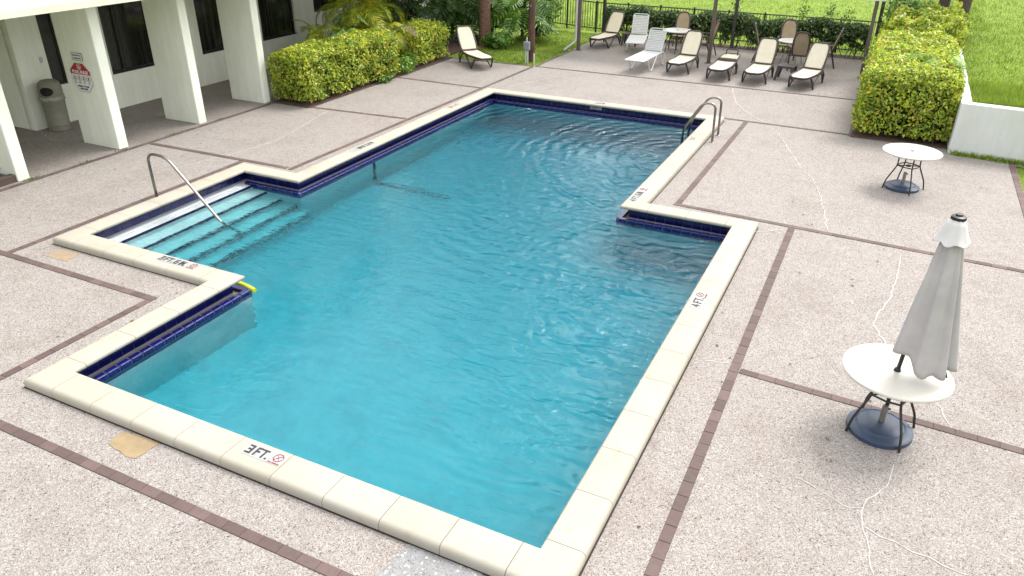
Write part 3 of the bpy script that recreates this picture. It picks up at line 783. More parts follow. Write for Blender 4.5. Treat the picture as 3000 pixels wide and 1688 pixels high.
tm = lambda x, z: Matrix.Translation((x, -.0092, z)) @ Yr
text('lettering', 'POOL RULES', .083, 'sign_white', sgn, tm(0, .082), bold=.003, align='CENTER', xs=.95)
def ringmesh(cx, cz, r_, wd, n=24, off=.0085):
    mb = MB(); vs = []; fs = []
    for k in range(n):
        a = 2 * math.pi * k / n
        for q in (r_ - wd, r_): vs.append((cx + q * math.cos(a), -off, cz + q * math.sin(a)))
    for k in range(n): j = (k + 1) % n; fs.append((2 * k, 2 * k + 1, 2 * j + 1, 2 * j))
    mb.add(vs, fs); return mb
e = ringmesh(0, .212, .058, .010)
e.box((0, -.0085, .215), (.05, .001, .014), ry=R(35)); e.box((0, -.0085, .196), (.07, .001, .010)); e.box((0, -.0085, .180), (.05, .001, .008)); e.lathe([(.012, 0), (.012, .001)], (-.012, -.009, .236), 12)
e.build('emblem', 'sign_white', sgn)
for k, x in enumerate((-.195, -.065, .065, .195)):
    p_ = ringmesh(x, -.015, .055, .008).build('prohibition_symbol', 'sign_black', sgn)
    mb = MB(); mb.box((x, -.0082, -.015), (.10, .0008, .009), ry=R(-45)); mb.build('slash', 'sign_red', p_)
    mb = MB(); mb.box((x - .005, -.0080, -.01), (.018, .0006, .05), ry=R(-15 + 12 * k)); mb.box((x + .012, -.0080, -.03), (.03, .0006, .014), ry=R(20 * k)); mb.build('pictogram', 'sign_black', p_)
    text('caption', ('NO\nDIVING', 'NO\nRUNNING', 'NO\nPETS', 'NO\nGLASS')[k], .021, 'grey_box', sgn, tm(x, -.092), align='CENTER')
text('lettering', 'SWIM AT YOUR', .046, 'sign_black', sgn, tm(0, -.185), bold=.0016, align='CENTER')
text('lettering', 'OWN RISK', .046, 'sign_black', sgn, tm(0, -.235), bold=.0016, align='CENTER')
pq = thing('notice_plaque', 'small white two-line notice plate above the pool rules sign', 'sign', (-14.145, 9.728, 1.775))
link('border', plate([(-.152, -.072), (-.152, .072), (.152, .072), (.152, -.072)], .004, 0), 'sign_black', pq)
link('face', plate([(-.144, -.064), (-.144, .064), (.144, .064), (.144, -.064)], .001, .004), 'sign_white', pq)
text('lettering', 'RESIDENTIAL', .042, 'sign_black', pq, Matrix.Translation((0, -.0065, .012)) @ Yr, align='CENTER', bold=.0005)
text('lettering', 'COMMUNITY', .042, 'sign_black', pq, Matrix.Translation((0, -.0065, -.044)) @ Yr, align='CENTER', bold=.0005)

# trash can
tc = thing('trash_can', 'grey round trash can with dome top in the covered walkway', 'trash can', (-15.93, 10.16, 0))
MB().lathe([(.20, 0), (.215, .01), (.22, .09), (.212, .10), (.222, .115), (.222, .15), (.214, .16), (.225, .62), (.24, .66), (.24, .70), (.22, .71)], n=36).build('body', 'bin_grey', tc, True)
MB().lathe([(.243, .655), (.25, .67), (.246, .70), (.236, .735)], n=48, fr=lambda a, j, r_: r_ + .008 * math.sin(a * 9 + j) + .005 * math.sin(a * 17 + 2 * j)).build('bin_bag', 'bin_bag', tc, True)
MB().lathe([(.225, .70), (.235, .72), (.232, .90), (.222, .96), (.195, 1.02), (.14, 1.06), (.06, 1.075), (.01, 1.077)], n=36).build('dome_lid', 'bin_grey', tc, True)
od = MB(); vs = []; az = R(-52)
for ring_, r_ in enumerate((.236, .245, .247, .246)):
    for k in range(28):
        a = 2 * math.pi * k / 28; q = (1.0, 1.0, .88, .86)[ring_]; th = az + .62 * q * math.cos(a); z = .86 + .105 * q * math.sin(a)
        vs.append((r_ * math.cos(th), r_ * math.sin(th), z))
od.add(vs, [(j * 28 + k, j * 28 + (k + 1) % 28, j * 28 + 28 + (k + 1) % 28, j * 28 + 28 + k) for j in range(2) for k in range(28)]); rim = od.build('rim', 'bin_grey', tc, True)
od = MB(); vs = []
for k in range(28):
    a = 2 * math.pi * k / 28; th = az + .55 * math.cos(a); z = .86 + .092 * math.sin(a); vs.append((.2435 * math.cos(th), .2435 * math.sin(th), z))
vs.append((.2445 * math.cos(az), .2445 * math.sin(az), .86)); od.add(vs, [(k, (k + 1) % 28, 28) for k in range(28)]); od.build('opening', 'bin_dark', tc)

# ------------------------------------------------------------------ steel rails
hr = thing('handrail', 'bent stainless steel handrail rising over the pool steps', 'handrail', (-10.72, 8.17, 0))
P_ = fillet([(0, 0, -.02), (-.015, 0, .79), (.42, 0, .80), (1.42, 0, -.17), (1.80, 0, -.52), (1.80, 0, -.75)], .17, 10)
MB().tube(P_, .024, 14).build('rail', 'steel', hr, True)
MB().lathe([(.055, 0), (.055, .006), (.03, .016)], (0, 0, .001), 20).build('flange', 'steel', hr, True)
ld = thing('pool_ladder', 'stainless steel pool ladder with two looped grab rails', 'ladder', (-3.02, 16.07, 0))
for s_ in (-.275, .275):
    P_ = fillet([(0, s_, -.02), (-.02, s_, .80), (-.28, s_, .80), (-.64, s_, .21), (-.65, s_, -1.0)], .19, 10)
    MB().tube(P_, .024, 14).build('grab_rail', 'steel', ld, True)
    MB().lathe([(.06, 0), (.06, .008), (.03, .02)], (0, s_, .001), 20).build('flange', 'steel', ld, True)
for z in (-.38, -.64, -.9): MB().box((-.65, 0, z), (.075, .51, .03), bev=.01).build('tread', 'white_pvc', ld)
o = MB().tube([(-7.62, 6.66, -.125), (-7.45, 6.615, -.12), (-7.25, 6.58, -.115), (-7.06, 6.545, -.125)], .034, 16).build('pool_noodle', 'noodle', smooth=True)
tag(o, 'bright yellow foam pool noodle tucked under the coping corner', 'pool noodle')

# ------------------------------------------------------------------ umbrella tables
def round_table(loc, rz, label, top='table_white', D=.98, H=.70, leg='iron_dark', foot=.35, group=None, base=True, name='patio_table'):
    t = thing(name, label, 'table', loc, rz, group)
    r_ = D / 2
    MB().lathe([(.03, H - .034), (r_ - .03, H - .034), (r_ - .004, H - .024), (r_, H - .012), (r_ - .008, H - .001), (r_ - .03, H), (.03, H)], n=64).build('tabletop', top, t, True)
    MB().lathe([(.034, H - .036), (.034, H + .003), (.022, H + .004)], n=20).build('umbrella_ring', leg, t, True)
    for k in range(4):
        a = R(90 * k); c, s_ = math.cos(a), math.sin(a)
        rr = [(.21, H - .036), (.185, H - .16), (.19, H - .28), (foot - .03, .16), (foot, 0)]
        P_ = fillet([(c * q - s_ * 0, s_ * q, z) for q, z in rr], .05, 4)
        MB().tube(P_, .0125, 8).build('leg', leg, t, True)
    for z, q in ((H - .05, .205), (H - .27, .188)):
        b_ = MB(); pts = []
        for k in range(4):
            a0, a1 = R(90 * k), R(90 * k + 90)
            b_.tube([(q * math.cos(a0), q * math.sin(a0), z), (.84 * q * math.cos((a0 + a1) / 2), .84 * q * math.sin((a0 + a1) / 2), z), (q * math.cos(a1), q * math.sin(a1), z)], .010, 6)
        if z < H - .1:
            b_.tube([(-q, 0, z), (-.04, 0, z)], .009, 6); b_.tube([(.04, 0, z), (q, 0, z)], .009, 6); b_.lathe([(.04, -.012), (.045, 0), (.04, .012)], (0, 0, z), 16)
        b_.build('brace', leg, t, True)
    return t
def umbrella_base(loc, label, r_=.285):
    t = thing('umbrella_base', label, 'umbrella base', loc)
    MB().lathe([(r_, 0), (r_ + .005, .012), (r_ + .003, .045), (r_ - .02, .058), (r_ - .035, .06), (r_ - .06, .075), (r_ - .11, .095), (r_ - .17, .108), (.05, .115), (.03, .116)], n=56).build('dome', 'base_blue', t, True)
    MB().lathe([(r_ - .072, .070), (r_ - .066, .079), (r_ - .080, .090), (r_ - .086, .083)], n=56, fr=lambda a, j, q: q + .003 * math.sin(a * 40)).build('moulded_band', 'base_blue', t, True)
    MB().lathe([(.028, .11), (.028, .30), (.024, .302)], n=18).build('stem', 'base_stem', t, True)
    MB().box((.036, 0, .27), (.03, .012, .02), bev=.003).build('clamp_screw', 'iron_dark', t)
    return t
round_table((.68, 14.55, 0), R(18), 'round white patio table without umbrella near the right hedge', D=.97)
umbrella_base((.66, 14.58, 0), 'blue grey umbrella base under the table near the right hedge')
round_table((.68, 6.95, 0), R(31), 'round white patio table holding the closed grey umbrella')
umbrella_base((.67, 6.93, 0), 'blue grey umbrella base under the table with the closed umbrella', .30)

um = thing('patio_umbrella', 'closed light grey patio umbrella leaning over the nearest table', 'umbrella', (.68, 6.95, 0))
MB().tube([(0, 0, .14), (.003, 0, .70), (.02, 0, 1.1), (.06, 0, 1.7), (.125, .02, 2.24)], .0185, 14).build('pole', 'pole_black', um, True)
MB().lathe([(.026, .70), (.030, .706), (.026, .725), (.02, .73)], n=16).build('pole_collar', 'pole_black', um, True)
axis0, axis1 = Vector((.115, .02, 2.19)), Vector((.155, -.03, .95))
def canopy():
    n, k = 168, 30; vs = []; fs = []
    for j in range(k):
        t = j / (k - 1); c = axis0.lerp(axis1, t); base = .048 + .165 * t ** .8
        for i in range(n):
            a = 2 * math.pi * i / n
            ph = 7 * a + 1.1 * math.sin(2.0 * a + 1) + .5 * t
            fold = math.copysign(abs(math.sin(ph)) ** .7, math.sin(ph))
            q = base * (1 + (.20 + .08 * t) * fold * (.6 + .4 * math.sin(3 * a + 2)) + .12 * t * math.sin(2 * a + .6) + .014 * math.sin(13 * a + 9 * t))
            q *= (1 - .16 * t * math.cos(a - R(115)))
            dz = -.022 * t * t * math.sin(ph) - .016 * t * t * math.sin(3 * a + .8) - .13 * t * t * max(0, math.cos(a - R(-62))) ** 2 + .04 * t * t * math.cos(a - R(170))
            vs.append((c.x + q * math.cos(a), c.y + q * math.sin(a) * .82, c.z + dz))
    for j in range(k - 1):
        for i in range(n): a, b_ = j * n + i, j * n + (i + 1) % n; fs.append((a, b_, b_ + n, a + n))
    m = MB(); m.add(vs, fs); o = m.build('canopy', 'canvas', um); o.data.polygons.foreach_set('use_smooth', [True] * len(o.data.polygons))
    s_ = o.modifiers.new('thickness', 'SOLIDIFY'); s_.thickness = .004
canopy()
m = MB(); n = 64; vs = []; fs = []
for j, (r_, z) in enumerate([(.055, 0), (.075, -.05), (.10, -.12), (.135, -.20), (.139, -.205)]):
    for i in range(n):
        a = 2 * math.pi * i / n; q = r_ * (1 + .06 * (j / 4) * math.sin(6 * a + .6) + .03 * math.sin(9 * a)); vs.append((.12 + q * math.cos(a), .02 + q * math.sin(a), 2.265 + z - .012 * j / 4 * math.sin(6 * a)))
for j in range(4):
    for i in range(n): a, b_ = j * n + i, j * n + (i + 1) % n; fs.append((a, b_, b_ + n, a + n))
m.add(vs, fs); o = m.build('vent_cap', 'canvas_top', um, True); s_ = o.modifiers.new('thickness', 'SOLIDIFY'); s_.thickness = .003
MB().lathe([(.056, -.02), (.062, -.01), (.060, .012), (.045, .02), (.03, .022), (.03, .035), (.01, .037)], (.12, .02, 2.275), 24).build('finial', 'pole_black', um, True)
MB().tube([(.20, -.05, 1.2), (.33, -.08, .95), (.39, -.10, .80)], .009, 8).build('rib', 'pole_black', um, True)
for k in range(7):
    a = R(40 + 45 * k); MB().tube([(.12 + .03 * math.cos(a), .02 + .03 * math.sin(a), 2.15), (.17 + .17 * math.cos(a), -.05 + .12 * math.sin(a), .99)], .006, 6).build('rib', 'pole_black', um, True)

# ------------------------------------------------------------------ loungers (local: +Y to the foot end, origin between the front feet)
def sling_strip(pts, half, th=.006, n=9):
    """curved fabric surface along pts (y,z), half width list"""
    vs = []; fs = []
    for j, (y, z) in enumerate(pts):
        for i in range(n):
            u = -1 + 2 * i / (n - 1); vs.append((u * half[j], y, z - .012 * (1 - u * u)))
    k = len(vs)
    for j in range(len(pts) - 1):
        for i in range(n - 1): a = j * n + i; fs.append((a, a + 1, a + n + 1, a + n))
    return vs, fs
def make_lounger(flat=False):
    t = thing('sun_lounger', 'x', 'sun lounger')
    H = .345
    sy = [.40, .36, .28, .1, -.15, -.4, -.65, -.90]; hz = [H - .02, H - .006, H, H, H - .01, H - .02, H - .012, H]
    hw = [.14, .20, .245, .27, .28, .28, .28, .27]
    m = MB(); v_, f_ = sling_strip(list(zip(sy, hz)), [q - .01 for q in hw]); m.add(v_, f_); o = m.build('seat_sling', 'sling', t); o.data.polygons.foreach_set('use_smooth', [True] * len(o.data.polygons))
    s_ = o.modifiers.new('thickness', 'SOLIDIFY'); s_.thickness = .008
    loop = [(-q, y, z) for y, z, q in zip(sy[::-1], hz[::-1], hw[::-1])] + [(q, y, z) for y, z, q in zip(sy, hz, hw)]
    m = MB(); m.tube(loop, .026, 8, sy=1.25); m.build('seat_frame', 'resin_brown', t, True)
    for s in (-1, 1):
        m = MB()
        m.tube([(s * .27, .22, H - .01), (s * .305, .12, .19), (s * .32, .02, .03), (s * .32, 0, 0)], [.026, .024, .022, .022], 8)
        m.tube([(s * .27, -.62, H - .015), (s * .295, -.36, .21), (s * .315, -.07, .04), (s * .32, .0, .0)], [.026, .023, .021, .020], 8)
        m.build('front_leg', 'resin_brown', t, True)
        m = MB(); m.tube([(s * .27, -.70, H - .02), (s * .29, -.86, .24), (s * .30, -.97, .05), (s * .30, -.99, 0)], [.027, .025, .023, .023], 8)
        m.tube([(s * .275, -.92, H - .02), (s * .295, -1.04, .22), (s * .30, -.995, .02)], [.024, .022, .02], 8); m.build('rear_leg', 'resin_brown', t, True)
        m = MB(); m.box((s * .275, -.90, H + .01), (.05, .09, .06), bev=.015); m.build('hinge', 'resin_brown', t, True)
    m = MB(); m.tube([(-.275, -.60, H - .05), (.275, -.60, H - .05)], .018, 8); m.build('crossbar', 'resin_brown', t, True)
    an = R(52) if not flat else R(4); L = .78
    ly = [0, .06, .2, .4, .58, .68, .75, .78]; bw = [.24, .255, .262, .262, .25, .235, .20, .13]
    P_ = [(-.92 - l * math.cos(an), H + .02 + l * math.sin(an)) for l in ly]
    m = MB(); v_, f_ = sling_strip(P_, [q - .008 for q in bw]); m.add(v_, f_); o = m.build('back_sling', 'sling', t); o.data.polygons.foreach_set('use_smooth', [True] * len(o.data.polygons))
    s_ = o.modifiers.new('thickness', 'SOLIDIFY'); s_.thickness = .008
    loop = [(-q, y, z) for (y, z), q in zip(P_, bw)] + [(q, y, z) for (y, z), q in zip(P_[::-1], bw[::-1])]
    loop.append(loop[0]); m = MB(); m.tube(loop, .024, 8); m.build('back_frame', 'resin_brown', t, True)
    if flat:
        m = MB(); m.tube(fillet([(-.17, -1.55, H + .03), (-.16, -1.62, H + .22), (.16, -1.62, H + .22), (.17, -1.55, H + .03)], .06), .018, 8); m.build('handle_loop', 'resin_brown', t, True)
        m = MB(); m.box((0, -.98, H + .05), (.54, .10, .05), bev=.02); m.build('back_bar', 'resin_brown', t, True)
    else:
        m = MB(); y1 = -.92 - .42 * math.cos(an); z1 = H + .02 + .42 * math.sin(an)
        m.tube([(-.2, y1, z1 - .03), (-.2, -1.02, H - .04)], .012, 6); m.tube([(.2, y1, z1 - .03), (.2, -1.02, H - .04)], .012, 6); m.tube([(-.21, -1.02, H - .04), (.21, -1.02, H - .04)], .012, 6); m.build('prop', 'resin_brown', t, True)
    return t
GL = 'beige sling loungers on the deck'
L0 = make_lounger()
def heading(fx, fy): return math.atan2(-fx, fy)   # local +Y -> (fx,fy)
spots = [((-10.85, 20.07), (.77, -.63), 'lone beige and brown lounger beside the left hedge'),
         ((-8.86, 24.77), (-.08, -1), 'beige lounger at the left end of the pavilion beside the white downpipe'),
         ((-5.47, 22.10), (-.04, -1), 'beige lounger directly right of the white strap loungers'),
         ((-3.26, 21.85), (-.03, -1), 'beige lounger just left of the small slatted brown side table'),
         ((-2.02, 21.82), (-.15, -.985), 'beige lounger at the right end of the row near the hedge')]
for k, (p, f, lab) in enumerate(spots):
    o = L0 if k == 0 else copy_tree(L0)
    o.location = (*p, 0); o.rotation_euler = (0, 0, heading(*f)); tag(o, lab, 'sun lounger', GL)
o = make_lounger(True); o.location = (-4.24, 21.81, 0); o.rotation_euler = (0, 0, heading(.0, -1)); tag(o, 'brown lounger with its back folded down flat in the middle of the row', 'sun lounger', GL)

def make_strap():
    t = thing('strap_lounger', 'x', 'sun lounger'); H = .37; hw = .275
    for s in (-1, 1):
        m = MB(); m.tube(fillet([(s * hw, .66, H), (s * hw, -.95, H)], .05), .0165, 8); m.build('side_rail', 'white_paint', t, True)
        m = MB(); m.tube(fillet([(s * hw, .64, H), (s * (hw + .01), .30, H - .01), (s * (hw + .03), .12, .02), (s * (hw + .03), -.03, .015), (s * (hw + .01), -.42, H - .06), (s * hw, -.52, H - .01)], .06), .0165, 8); m.build('front_leg', 'white_paint', t, True)
        m = MB(); m.tube(fillet([(s * hw, -.50, H - .01), (s * (hw + .02), -.66, H - .08), (s * (hw + .03), -.94, .015), (s * (hw + .03), -1.06, .02), (s * (hw + .03), -1.10, H - .02), (s * hw, -.96, H + .02)], .05), .0165, 8); m.build('rear_leg', 'white_paint', t, True)
    m = MB(); m.tube([(-hw, .66, H), (hw, .66, H)], .0165, 8); m.build('end_rail', 'white_paint', t, True)
    n = 26
    for k in range(n):
        y = .62 - k * (1.50 / (n - 1)); MB().box((0, y, H + .012), (2 * hw + .04, .05, .006), bev=.002).build('strap', 'white_pvc', t)
    an = R(60); L = .72; hb = .25
    y0, z0 = -.93, H
    m = MB(); m.tube(fillet([(-hb, y0, z0), (-hb, y0 - L * math.cos(an), z0 + L * math.sin(an)), (hb, y0 - L * math.cos(an), z0 + L * math.sin(an)), (hb, y0, z0)], .08), .0165, 8); m.build('back_frame', 'white_paint', t, True)
    for k in range(12):
        l = .06 + k * .053; MB().box((0, y0 - l * math.cos(an) + .012, z0 + l * math.sin(an) + .008), (2 * hb + .03, .042, .006), rx=-an).build('strap', 'white_pvc', t)
    return t
S0 = make_strap(); S0.location = (-6.55, 22.04, 0); S0.rotation_euler = (0, 0, heading(-.05, -1)); tag(S0, 'white strap lounger in front, nearest the pool', 'sun lounger', 'white strap loungers')
S1 = copy_tree(S0); S1.location = (-7.58, 24.70, 0); S1.rotation_euler = (0, 0, heading(.22, -.97)); tag(S1, 'white strap lounger further back in the pavilion shade', 'sun lounger', 'white strap loungers')

def side_table(loc, rz, label):
    t = thing('side_table', label, 'side table', loc, rz, 'brown resin side tables'); H = .40
    m = MB(); m.box((-.20, 0, H - .03), (.05, .44, .06), bev=.01); m.box((.20, 0, H - .03), (.05, .44, .06), bev=.01); m.box((0, -.2, H - .033), (.35, .04, .055)); m.box((0, .2, H - .033), (.35, .04, .055)); m.build('top_frame', 'resin_brown', t)
    for k in range(6): MB().box((-.15 + k * .06, 0, H - .012), (.045, .36, .02), bev=.004).build('slat', 'resin_brown', t)
    for sx in (-1, 1):
        for sy in (-1, 1):
            m = MB(); m.add([(sx * (.225 - a), sy * (.22 - b_), H - .05) for a, b_ in ((0, 0), (.09, 0), (.09, .06), (0, .06))] + [(sx * (.265 - a), sy * (.25 - b_), 0) for a, b_ in ((0, 0), (.05, 0), (.05, .04), (0, .04))],
                  [(0, 1, 2, 3), (7, 6, 5, 4)] + [(i, 4 + i, 4 + (i + 1) % 4, (i + 1) % 4) for i in range(4)]); m.build('leg', 'resin_brown', t)
side_table((-2.56, 22.72, 0), R(-4), 'small slatted brown side table between the two rightmost loungers')
side_table((-8.12, 25.72, 0), R(5), 'small brown side table behind, between beige and white loungers')

# armchairs (local: faces +Y)
def make_chair():
    t = thing('patio_armchair', 'x', 'chair'); H = .43
    m = MB(); v_, f_ = sling_strip([(.24, H - .01), (.2, H), (0, H - .01), (-.2, H - .02)], [.22, .235, .235, .22]); m.add(v_, f_); o = m.build('seat', 'sling_tan', t); s_ = o.modifiers.new('thickness', 'SOLIDIFY'); s_.thickness = .008
    m = MB(); m.tube([(-.24, -.2, H - .02), (-.245, .2, H - .005), (-.2, .26, H - .01), (.2, .26, H - .01), (.245, .2, H - .005), (.24, -.2, H - .02)], .022, 8); m.build('seat_frame', 'resin_brown', t, True)
    an = R(74); ly = [0, .08, .25, .45, .60, .68, .71]; bw = [.19, .21, .225, .22, .19, .14, .08]
    P_ = [(-.22 - l * math.cos(an), H + .0 + l * math.sin(an)) for l in ly]
    m = MB(); v_, f_ = sling_strip(P_, [q - .01 for q in bw]); m.add(v_, f_); o = m.build('backrest', 'sling_tan', t); s_ = o.modifiers.new('thickness', 'SOLIDIFY'); s_.thickness = .008
    loop = [(-q, y, z) for (y, z), q in zip(P_, bw)] + [(q, y, z) for (y, z), q in zip(P_[::-1], bw[::-1])]; loop.append(loop[0])
    m = MB(); m.tube(loop, .026, 8); m.build('back_frame', 'resin_brown', t, True)
    for s in (-1, 1):
        m = MB(); m.box((s * .275, .02, H + .215), (.055, .46, .022), bev=.008); m.build('armrest', 'resin_brown', t)
        m = MB(); m.tube([(s * .275, .2, H + .21), (s * .27, .22, H), (s * .28, .27, 0)], .02, 8); m.build('leg', 'resin_brown', t, True)
        m = MB(); m.tube([(s * .275, -.18, H + .21), (s * .265, -.22, H - .02), (s * .27, -.36, 0)], .02, 8); m.build('leg', 'resin_brown', t, True)
    return t
C0 = make_chair(); GC = 'high-back tan armchairs round the pavilion tables'
for k, (p, f, lab) in enumerate([((-6.46, 25.84), (.05, -1), 'tan high-back armchair behind the left pavilion table'),
        ((-5.48, 25.08), (-.98, .15), 'tan high-back armchair on the right of the left pavilion table'),
        ((-3.04, 25.82), (.1, -1), 'tan high-back armchair behind the right pavilion table'),
        ((-2.46, 24.32), (-.12, 1), 'tan armchair seen from behind in front of the right pavilion table'),
        ((-3.52, 24.95), (1, .12), 'tan armchair seen edge-on left of the right pavilion table'),
        ((-1.86, 25.12), (-.96, -.1), 'tan high-back armchair on the right of the right pavilion table')]):
    o = C0 if k == 0 else copy_tree(C0)
    o.location = (*p, 0); o.rotation_euler = (0, 0, heading(*f)); tag(o, lab, 'chair', GC)
round_table((-6.38, 25.17, 0), R(12), 'round pale table in the left half of the pavilion', 'table_grey', D=.95, group='pavilion tables')
round_table((-2.74, 24.98, 0), R(30), 'round pale table ringed by four chairs in the right half of the pavilion', 'table_grey', D=.92, leg='grey_box', group='pavilion tables')

# ------------------------------------------------------------------ pavilion
pv = thing('pavilion', 'flat roofed shade pavilion on slim posts over the loungers', 'pavilion', (-5, 25.3, 0))
def pp(mb, name, mat, smooth=False):
    o = mb.build(name, mat, pv, smooth); o.matrix_parent_inverse = Matrix.Translation((5, -25.3, 0)); return o
for x, y, mt in ((-9.34, 24.03, 'post_brown'), (-5.01, 23.95, 'post_brown'), (-.66, 23.95, 'post_brown'), (-9.42, 26.6, 'post_dark'), (-4.87, 26.6, 'post_dark'), (-.55, 26.6, 'post_dark')):
    pp(MB().box((x, y, 1.09), (.10, .10, 2.18), bev=.008), 'post', mt); pp(MB().box((x, y, .008), (.20, .20, .016), bev=.003), 'base_plate', mt)
sh_ = MB(); nx_ = 24
for i_ in range(nx_ + 1):
    x_ = -9.5 + 9.0 * i_ / nx_
    for y_ in (23.66, 24.5, 25.3, 26.1, 26.94): sh_.v.append((x_, y_, 2.27 - .02 * abs(math.sin(math.pi * i_ / 6))))
for i_ in range(nx_):
    for j_ in range(4): sh_.f.append((i_ * 5 + j_, i_ * 5 + 5 + j_, i_ * 5 + 6 + j_, i_ * 5 + 1 + j_))
pp(sh_, 'roof_cloth', 'shade_cloth', True)
pp(MB().box((-5.0, 23.63, 2.207), (9.1, .05, .21)), 'fascia', 'white_paint'); pp(MB().box((-5.0, 26.97, 2.207), (9.1, .05, .21)), 'fascia', 'white_paint')
pp(MB().box((-.475, 25.3, 2.207), (.05, 3.28, .21)), 'fascia', 'white_paint'); pp(MB().box((-9.525, 25.3, 2.207), (.05, 3.28, .21)), 'fascia', 'white_paint')
for x in (-9.3, -6.5, -5.01, -3.5, -.66): pp(MB().box((x, 25.3, 2.205), (.08, 3.2, .09)), 'rafter', 'post_brown')
pp(MB().tube(fillet([(-9.41, 23.94, 2.15), (-9.41, 23.94, .30), (-9.72, 23.72, .02)], .06), .032, 12), 'downpipe', 'white_pvc', True)

# ------------------------------------------------------------------ fence
fn = thing('picket_fence', 'black metal picket fence between the pool yard and the lawn', 'fence', (-6, 27.7, 0))
FL = [(-17.5, 28.9), (-12.62, 28.02), (-10.1, 27.68), (-.52, 27.66), (.6, 27.66)]
def fz(x): return .06 * smooth(-10, -16, -x if False else x) if False else (.08 * max(0, min(1, (-10 - x) / 3)))
PK = MB().box((0, 0, 0), (.016, .016, .88)).mesh('picket'); PK.materials.append(MATS['iron_dark'])
inv = Matrix.Translation((6, -27.7, 0))
for (a, c) in zip(FL[:-1], FL[1:]):
    a_, c_ = Vector((*a, fz(a[0]))), Vector((*c, fz(c[0]))); L = (c_ - a_).length
    for z in (.12, 1.03): o = MB().tube([a_ + Vector((0, 0, z)), c_ + Vector((0, 0, z))], .020, 4).build('rail', 'iron_dark', fn); o.matrix_parent_inverse = inv
    n = max(1, round(L / .105))
    for k in range(n):
        p = a_.lerp(c_, (k + .5) / n); o = bpy.data.objects.new('picket', PK); COL.objects.link(o); o.parent = fn; o.matrix_parent_inverse = inv; o.location = (p.x, p.y, p.z + .575)
px_ = -.52
posts = [(-16.4, 28.7), (-15.1, 28.47), (-13.9, 28.25), (-12.62, 28.02), (-11.33, 27.85), (-10.1, 27.68), (-8.9, 27.68), (-7.7, 27.68), (-6.5, 27.67), (-5.3, 27.67), (-4.1, 27.67), (-2.9, 27.67), (-1.7, 27.66), (-.52, 27.66)]
for x, y in posts: o = MB().box((x, y, fz(x) + .54), (.055, .055, 1.12), bev=.005).build('fence_post', 'iron_dark', fn); o.matrix_parent_inverse = inv

# retaining wall on the right
m = MB(); m.prism([(1.44, 17.26), (8.5, 16.62), (8.5, 16.84), (1.64, 17.46), (1.64, 28.2), (1.44, 28.2)], -.1, 1.02)
rw = m.build('retaining_wall', 'wallwhite'); tag(rw, 'white rendered retaining wall beyond the small table at right', 'wall')
bv = rw.modifiers.new('bevel', 'BEVEL'); bv.width = .015; bv.segments = 2

# utility pole
up_ = thing('utility_pole', 'weathered brown pole at the lawn corner left of the pavilion', 'pole', (-9.98, 21.72, 0))
MB().tube([(0, 0, -.1), (0, 0, 2.5), (.01, 0, 6.5)], [.105, .10, .085], 16).build('shaft', 'rust_pole', up_, True)
MB().box((.0, -.115, 1.62), (.04, .02, .05)).build('bracket', 'grey_box', up_)
eb = thing('electrical_box', 'small grey electrical box on conduits in front of the pole', 'electrical box', (-9.97, 21.36, 0))
MB().box((0, 0, .50), (.19, .11, .25), bev=.012).build('box', 'grey_box', eb); MB().box((0, -.058, .50), (.17, .01, .22), bev=.003).build('cover', 'grey_box', eb)
for x in (-.035, .035): MB().tube([(x, 0, -.02), (x, 0, .38)], .02, 10).build('conduit', 'white_pvc', eb, True)
MB().tube([(0, 0, .62), (0, 0, .75)], .022, 10).build('sensor', 'white_pvc', eb, True)
o = MB().tube([(0, 0, -.02), (0, 0, .30), (0, 0, .31)], [.022, .022, .012], 10).build('pipe_stub', 'white_pvc', smooth=True); o.location = (-9.70, 21.30, 0); tag(o, 'short white pipe standing in grass beside the electrical box', 'pipe')

